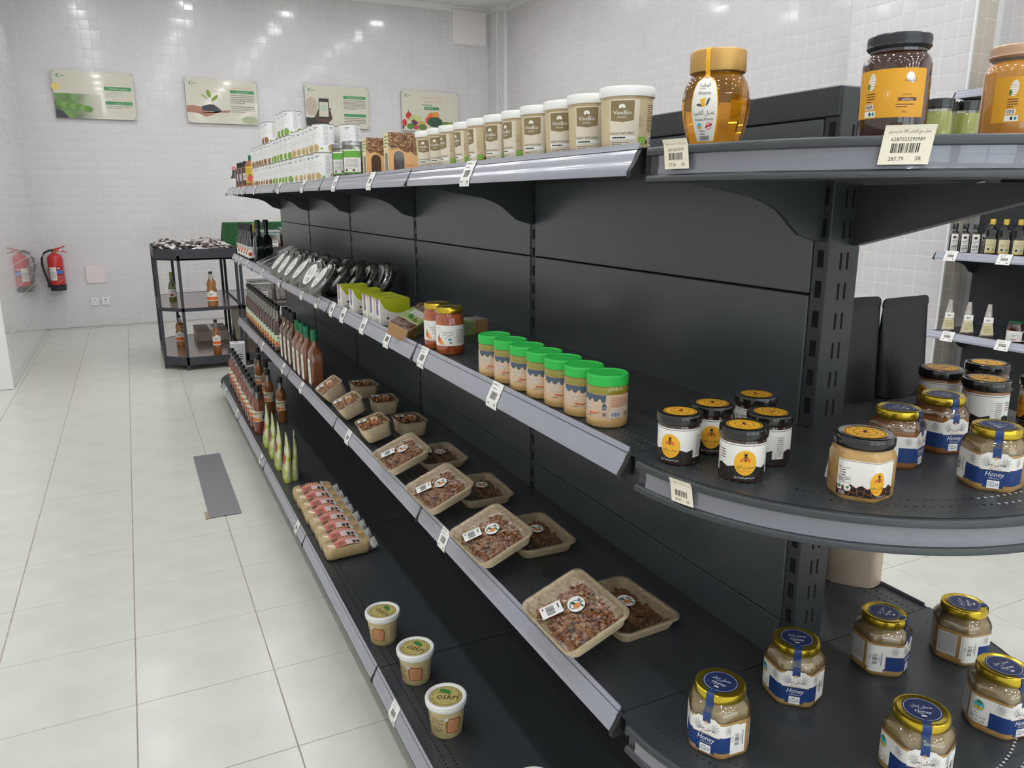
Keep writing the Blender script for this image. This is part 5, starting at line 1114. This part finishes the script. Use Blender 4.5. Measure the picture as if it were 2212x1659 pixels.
# ------------------------------------------------------------------ eight-sided steel display tables at the end of the aisle
M_steel=mat('dark grey steel',(58,60,64),.4,spec=.5); M_ply=mat('brown laminate',(126,96,84),.22,coat=.4,noise=(3,.1),crough=.12)
OCT=[(-.88,6.44),(-.705,6.256),(-.214,6.256),(-.214,7.56),(-.70,7.56),(-.88,7.40)]
def table(pts,label):
    t=thing('display_table',label,'display table',(0,0,0),0,'steel display tables'); n=len(pts); cx=sum(p[0] for p in pts)/n; cy=sum(p[1] for p in pts)/n
    for x,y in pts:
        q=.0125; ax=x+(q if x<cx else -q); ay=y+(q if y<cy else -q); MB().bbox(ax-q,ay-q,0,ax+q,ay+q,1.0,.002).build('leg',M_steel,t)
    def ringwall(z0,z1,th=.010):
        mb=MB(); I=[(cx+(x-cx)*(1-th/.34),cy+(y-cy)*(1-th/.6)) for x,y in pts]
        for i in range(n):
            j=(i+1)%n; a,b,c_,d=pts[i],pts[j],I[j],I[i]; V=[(*p,z0) for p in (a,b,c_,d)]+[(*p,z1) for p in (a,b,c_,d)]
            mb.add(V,[(0,3,2,1),(4,5,6,7),(0,1,5,4),(2,3,7,6)])
        return mb
    ringwall(.958,1.053).build('tray_wall',M_steel,t,0); MB().extrude(pts,'z',.960,.972).build('tray_floor',M_steel,t,0)
    ringwall(.518,.548).build('middle_frame',M_steel,t,0); MB().extrude([(cx+(x-cx)*.985,cy+(y-cy)*.985) for x,y in pts],'z',.530,.546).build('middle_board',M_ply,t,0)
    ringwall(.042,.114).build('bottom_frame',M_steel,t,0); MB().extrude([(cx+(x-cx)*.985,cy+(y-cy)*.985) for x,y in pts],'z',.096,.112).build('bottom_board',M_ply,t,0)
    return t
table(OCT,'dark steel display table with tray of sachets, left half of the pair'); table([(-.418-x,y) for x,y in OCT],'dark steel display table half hidden behind the long shelving')
# wrapped sachets heaped in the tray
SM=[]
for k,(a,b) in enumerate((((206,204,198),(110,98,90)),((196,194,188),(150,118,112)),((222,220,214),(96,90,84)))):
    t=thing('candy_sachet','','sachet'); rows=[]
    for i in range(7):
        f=i/6; x=-.045+.09*f; s=math.sin(PI*min(1,max(0,(f-.0))))**.35 if 0<f<1 else .25
        rows.append([(x,.019*math.cos(2*PI*j/8)*(.75+.25*s),.010*s*math.sin(2*PI*j/8)+.010) for j in range(8)])
    MB().rings(rows,0,True,True).build('wrapper',mat(f'sachet foil {k}',a,.3,metal=.3,noise=(45,.5,b)),t,50); SM.append(Proto(t))
R=random.Random(21); cnt=0
for k in range(130):
    x=R.uniform(-.83,-.25); y=R.uniform(6.32,7.48)
    if (x+.88)+(y-6.44)*-1*0<0.0 or (x< -.74 and y<6.50) or (x<-.76 and y>7.36): continue
    SM[k%3].put((x,y,.992+.06*R.random()+.03*math.sin(PI*(y-6.3)/1.2)),0,'small foil-wrapped sachet in the heap on the display table tray','foil sachets heaped in the tray',rot=(R.gauss(0,.25),R.gauss(0,.35),R.uniform(0,6.3)),scale=R.uniform(1.1,1.45))
# things on the tables
def lab_c(R_,z0):
    def f(t):
        c=Canvas(); c.rect(-R_*2200,0,R_*2200,78,M_lab,0); c.ell(0,78,18,15,M_lab,0,18); c.ell(0,22,R_*1500,16,M_orange,1,18); c.lines(-20,48,20,66,2,M_ink,1,.5); c.build('label',wrap(R_+.0004,z0),t,step=7)
    return f
M_cider=mat('golden cider',(196,128,38),.05,coat=1,trans=.5)
def gbot(r,h,name='cider_bottle'):
    return bottle(name,[(r*.9,0),(r,.006),(r,h*.46),(r*.8,h*.56),(r*.92,h*.62),(r*.84,h*.70),(r*.5,h*.78)],M_cider,M_capb,[(r*.36,h*.93),(r*.36,h*.995),(r*.33,h)],lab_c(r,.05),clear=[(r*.5,h*.78),(r*.33,h*.88),(r*.30,h*.94)])
b=gbot(.044,.305); b.location=(-.44,6.33,.546); b.rotation_euler=(0,0,-.2); b['label']='golden cider bottle with white label on the middle board of the display table'
b=gbot(.044,.29); b.location=(-.705,6.92,.112); b.rotation_euler=(0,0,-.2); b['label']='golden cider bottle behind the corner leg on the bottom board'
b=bottle('cider_bottle',[(.032,0),(.035,.005),(.035,.20),(.026,.225),(.014,.24)],mat('orange cider',(176,104,46),.05,coat=1,trans=.45),M_capb,[(.0145,.285),(.0155,.286),(.0155,.31),(.0145,.312)],lab_c(.035,.085),clear=[(.014,.24),(.0125,.29)]); b.location=(-.437,6.335,.112); b['label']='slim orange cider bottle in front of the flat carton'
def lab_g(t):
    c=Canvas(); c.rect(-60,0,60,72,M_lab,0); c.ell(-10,20,16,14,mat('red fruit print',(180,70,44),.5),1,18); c.lines(-20,44,20,62,2,M_ink,1,.5); c.build('label',wrap(.0354,.03),t,step=7)
b=bottle('beer_bottle',[(.032,0),(.035,.005),(.035,.115),(.028,.145),(.015,.18),(.0135,.235)],mat('green glass',(112,136,38),.05,coat=1,trans=.4),mat('lime foil',(150,168,60),.4),[(.0145,.215),(.0145,.258),(.0125,.26)],lab_g); b.location=(-.735,6.965,.546); b['label']='green glass bottle with fruit label at the left of the middle board'
M_cart=mat('grey brown carton',(150,136,120),.6,noise=(10,.1))
t=thing('flat_carton','flat closed cardboard carton on the bottom board of the display table','carton',(-.409,7.30,.112)); MB().bbox(-.145,-.23,0,.145,.23,.1,.002).build('box',mat('pale carton side',(196,184,168),.6),t); MB().bbox(-.146,-.231,.098,.146,.231,.102,.001).build('lid',M_cart,t); MB().box(-.02,-.231,.1015,.02,.231,.1028).build('tape',mat('parcel tape',(176,166,152),.2),t,0)
for k in range(3):
    t=thing('cream_carton',f'cream ribbed carton, {["lowest","middle","topmost"][k]} of the stack behind the rear legs','carton',(-.075,7.18,.112+.1*k),0,'stacked cream cartons'); MB().bbox(-.12,-.15,0,.12,.15,.099,.003).build('box',mat('cream ribbed card',(214,204,182),.6,noise=(8,.08)),t); MB().bbox(-.1215,-.1515,.084,.1215,.1515,.0995,.002).build('lid',mat('cream ribbed card',(0,0,0)),t)
M_turf=mat('artificial turf',(56,116,66),.9,noise=(90,.35),bump=(300,.9))
t=thing('turf_block','block covered with green artificial turf standing on the display table','display block',(.05,7.1,.972)); MB().extrude([(-.30,0),(.42,0),(.38,.275),(-.255,.275)],'y',-.16,.22).build('turf',M_turf,t,0); MB().extrude([(-.305,0),(.425,0),(.42,.01),(-.30,.01)],'y',-.165,.225).build('base_board',M_steel,t,0)
M_date=mat('dates in tub',(118,76,60),.5,noise=(30,.5,(176,134,104)))
def tub(loc,label,w,d,h,grp):
    t=thing('date_tub',label,'tub',loc,0,grp); MB().bbox(-w/2+.004,-d/2+.004,.003,w/2-.004,d/2-.004,h*.72,.006).build('dates',M_date,t)
    MB().bbox(-w/2,-d/2,0,w/2,d/2,h*.92,.006).build('shell',M_clear,t); MB().bbox(-w/2-.004,-d/2-.004,h*.9,w/2+.004,d/2+.004,h,.004).build('lid',clear_mat('frosted lid',(226,228,226),.3,.3),t)
    c=Canvas(); c.rect(-28,10,28,h*560,M_paper,0); c.rect(-22,h*480,22,h*520,M_ink,1); c.lines(-20,22,20,h*400,6,M_inkg,1,.35); c.build('label',front(-d/2,0,.03),t)
    return t
tub((.155,6.66,.972),'clear tub of dates on the display table tray, the nearer of two','',.0,.0,'') if False else None
GD='clear tubs of dates'
tub((.135,6.62,.972),'clear tub of dates on the display table tray, left of the two',.17,.17,.215,GD); tub((.315,6.62,.972),'clear tub of dates on the display table tray, partly hidden by the panel',.17,.17,.235,GD)
tub((.01,6.64,.546),'clear tub of dates on the middle board seen under the second shelf',.2,.2,.185,GD); tub((.23,6.60,.546),'clear tub of dates on the middle board close to the panel',.2,.2,.205,GD)
# ------------------------------------------------------------------ shelving against the right-hand wall
ws=thing('wall_shelving','black wall shelving with oils and sachets beyond the end of the gondola','shelving',(0,0,0)); XF,XP=3.30,3.672
for y in (2.14,1.14,.14,-.86): MB().bbox(XP,y-.03,0,XP+.06,y,2.2,.0015).build('upright',M_black,ws)
for k in range(3):
    for z0,z1 in ((.1,.7),(.703,1.3),(1.303,1.9),(1.903,2.2)): MB().bbox(XP-.006,2.11-k-.97,z0,XP+.004,2.11-k-.002,z1,.0015).build('back_panel',M_black,ws)
WZ=(.14,.672,1.145,2.052)
for z in WZ:
    for k in range(3):
        a,b=1.142-k,2.138-k; sh=MB().box(XF,a,z-.03,XP-.006,b,z).build('shelf',M_black,ws,0)
        MB().extrude([(XF+p-.001,z+q) for p,q in RAILP],'y',a+.003,b-.003).build('price_rail',M_rail,sh); MB().extrude([(XF+p-.001,z+q) for p,q in CLIPP],'y',b-.003,b+.007).build('rail_clip',M_clip,sh)
    for y in (2.14,1.14,.14): MB().extrude([(XP-.006+p,z+q) for p,q in BRK],'y',y-.018,y-.012).build('bracket',M_black,ws,0)
def lab_oil(t):
    c=Canvas(); c.rect(-18,8,20,112,M_lab,0); c.ell(0,92,9,8,mat('dark emblem',(70,44,40),.5),1,16); c.lines(-13,58,15,76,2,M_inkg,1,.4); c.lines(-14,16,16,50,4,M_ink,1,.4); c.build('label',front(-.0262),t)
t=square_bottle('oil_bottle',mat('dark oil',(30,30,30),.06,coat=1,spec=.7),mat('clear black cap',(48,50,52),.25,coat=.6),.026,.130,.172,.03,False); lab_oil(t); OB=Proto(t)
for k,y in enumerate((2.085,2.02,1.955)): OB.put((3.372,y,1.145),-PI/2+.72,f'small square oil bottle with white label on the wall shelf, {["leftmost","middle","right"][k]} of three','white-labelled oil bottles')
OB.put((3.43,1.915,1.145),-PI/2-.5,'small square oil bottle in the shade behind the white-labelled three','white-labelled oil bottles')
t=thing('oil_bottle','','bottle'); S=sq(.031); MB().loft([(blend(S,0,.05),0),(S,.004),(S,.095),(blend(S,.022,.25),.105),(blend(S,0,.06),.112),(blend(S,0,.06),.142),(blend(S,.012,.6),.155),(.012,.165),(.012,.18)],36).build('body',mat('dark oil',(0,0,0)),t); MB().lathe([(.0145,.172),(.0145,.200),(.0135,.202)],20).build('cap',mat('yellow cap',(206,176,72),.4),t)
c=Canvas(); c.rect(-26,12,26,90,mat('straw oil label',(216,206,164),.45),0); c.ring(0,76,5,.9,M_taup,1,16); c.lines(-18,52,18,64,2,M_taup,1,.35); c.rect(-14,28,-4,40,M_ink,1); c.rect(10,30,20,36,M_pgreen,1); c.rect(-26,12,26,19,M_sand,1); c.build('label',front(-.0312),t); OY=Proto(t)
for k,y in enumerate((1.862,1.785,1.705,1.62)): OY.put((3.372,y,1.145),-PI/2+.62,f'square oil bottle with yellow cap on the wall shelf, {["leftmost","second from the left","third from the left","rightmost"][k]} of four','yellow-capped oil bottles')
t=thing('cone_sachet','','sachet'); rows=[]
for k in range(9):
    f=k/8; w=.036*(1-.72*f); d=.026*(1-f)**.8+.003; rows.append([(w*math.cos(2*PI*i/14),d*math.sin(2*PI*i/14),.195*f) for i in range(14)])
MB().rings(rows,0,True,True).build('bag',mat('sachet film',(206,196,192),.2,coat=.6,noise=(30,.2)),t,60); c=Canvas(); c.poly([(-32,20),(32,20),(22,84),(-22,84)],mat('straw oil label',(0,0,0)),0); c.lines(-22,30,20,74,5,M_taup,1,.35); c.rect(-24,86,24,120,M_paper,0); c.bars(-14,96,8,108,M_ink,1,4,10); c.rect(-36,0,36,14,M_dkbr,0)
c.build('label',lambda u,v,h:(u,-(.026*(1-min(v/.195,.99))**.8+.003)-.001-h,v),t,stepv=14); CS=Proto(t)
for k,y in enumerate((2.05,1.93,1.81)): CS.put((3.37,y,.672),-PI/2+.72,f'cone-shaped clear sachet with straw label on the lower wall shelf, {["leftmost","middle","rightmost"][k]}','cone-shaped sachets')
t=thing('preserve_jar','squat dark preserve jar with green lid on the lower wall shelf','jar',(3.385,1.655,.672),-PI/2+.6); MB().lathe([(.042,0),(.046,.004),(.046,.085),(.040,.098),(.038,.106)],32).build('contents',M_darkhoney,t); MB().lathe([(.040,.104),(.042,.105),(.042,.116),(.040,.118)],32).build('lid',mat('dark green lid',(30,80,54),.3),t)
c=Canvas(); c.rect(-60,8,70,66,M_lab,0); c.ring(-8,34,20,2,M_inkg,2,26); c.ell(-8,34,18,18,M_white,1,26); c.lines(-18,30,2,46,3,M_ink,2,.35); c.rect(-18,18,2,24,mat('rose print',(214,106,104),.5),2); c.rect(34,14,60,60,M_dkbr,1); c.build('label',wrap(.0464),t,step=8)
for k,(y,z) in enumerate(((2.035,1.145),(1.72,1.145),(1.99,.672),(1.66,.672))):
    t=thing('price_tag',f'white barcode tag on the wall shelving, {["upper left","upper right","lower left","lower right"][k]}','price tag',(XF,y,z),0,'wall shelving price tags')
    tag_mesh(k+30).build('paper',lambda u,v,h:((-.002-max(0,(.006-(v-.011)))*.41 if v-.011<.006 else .0015+(v-.017)*.45-.0015)-.0017-h,-u*1.5,v-.011),t,off=.0002)
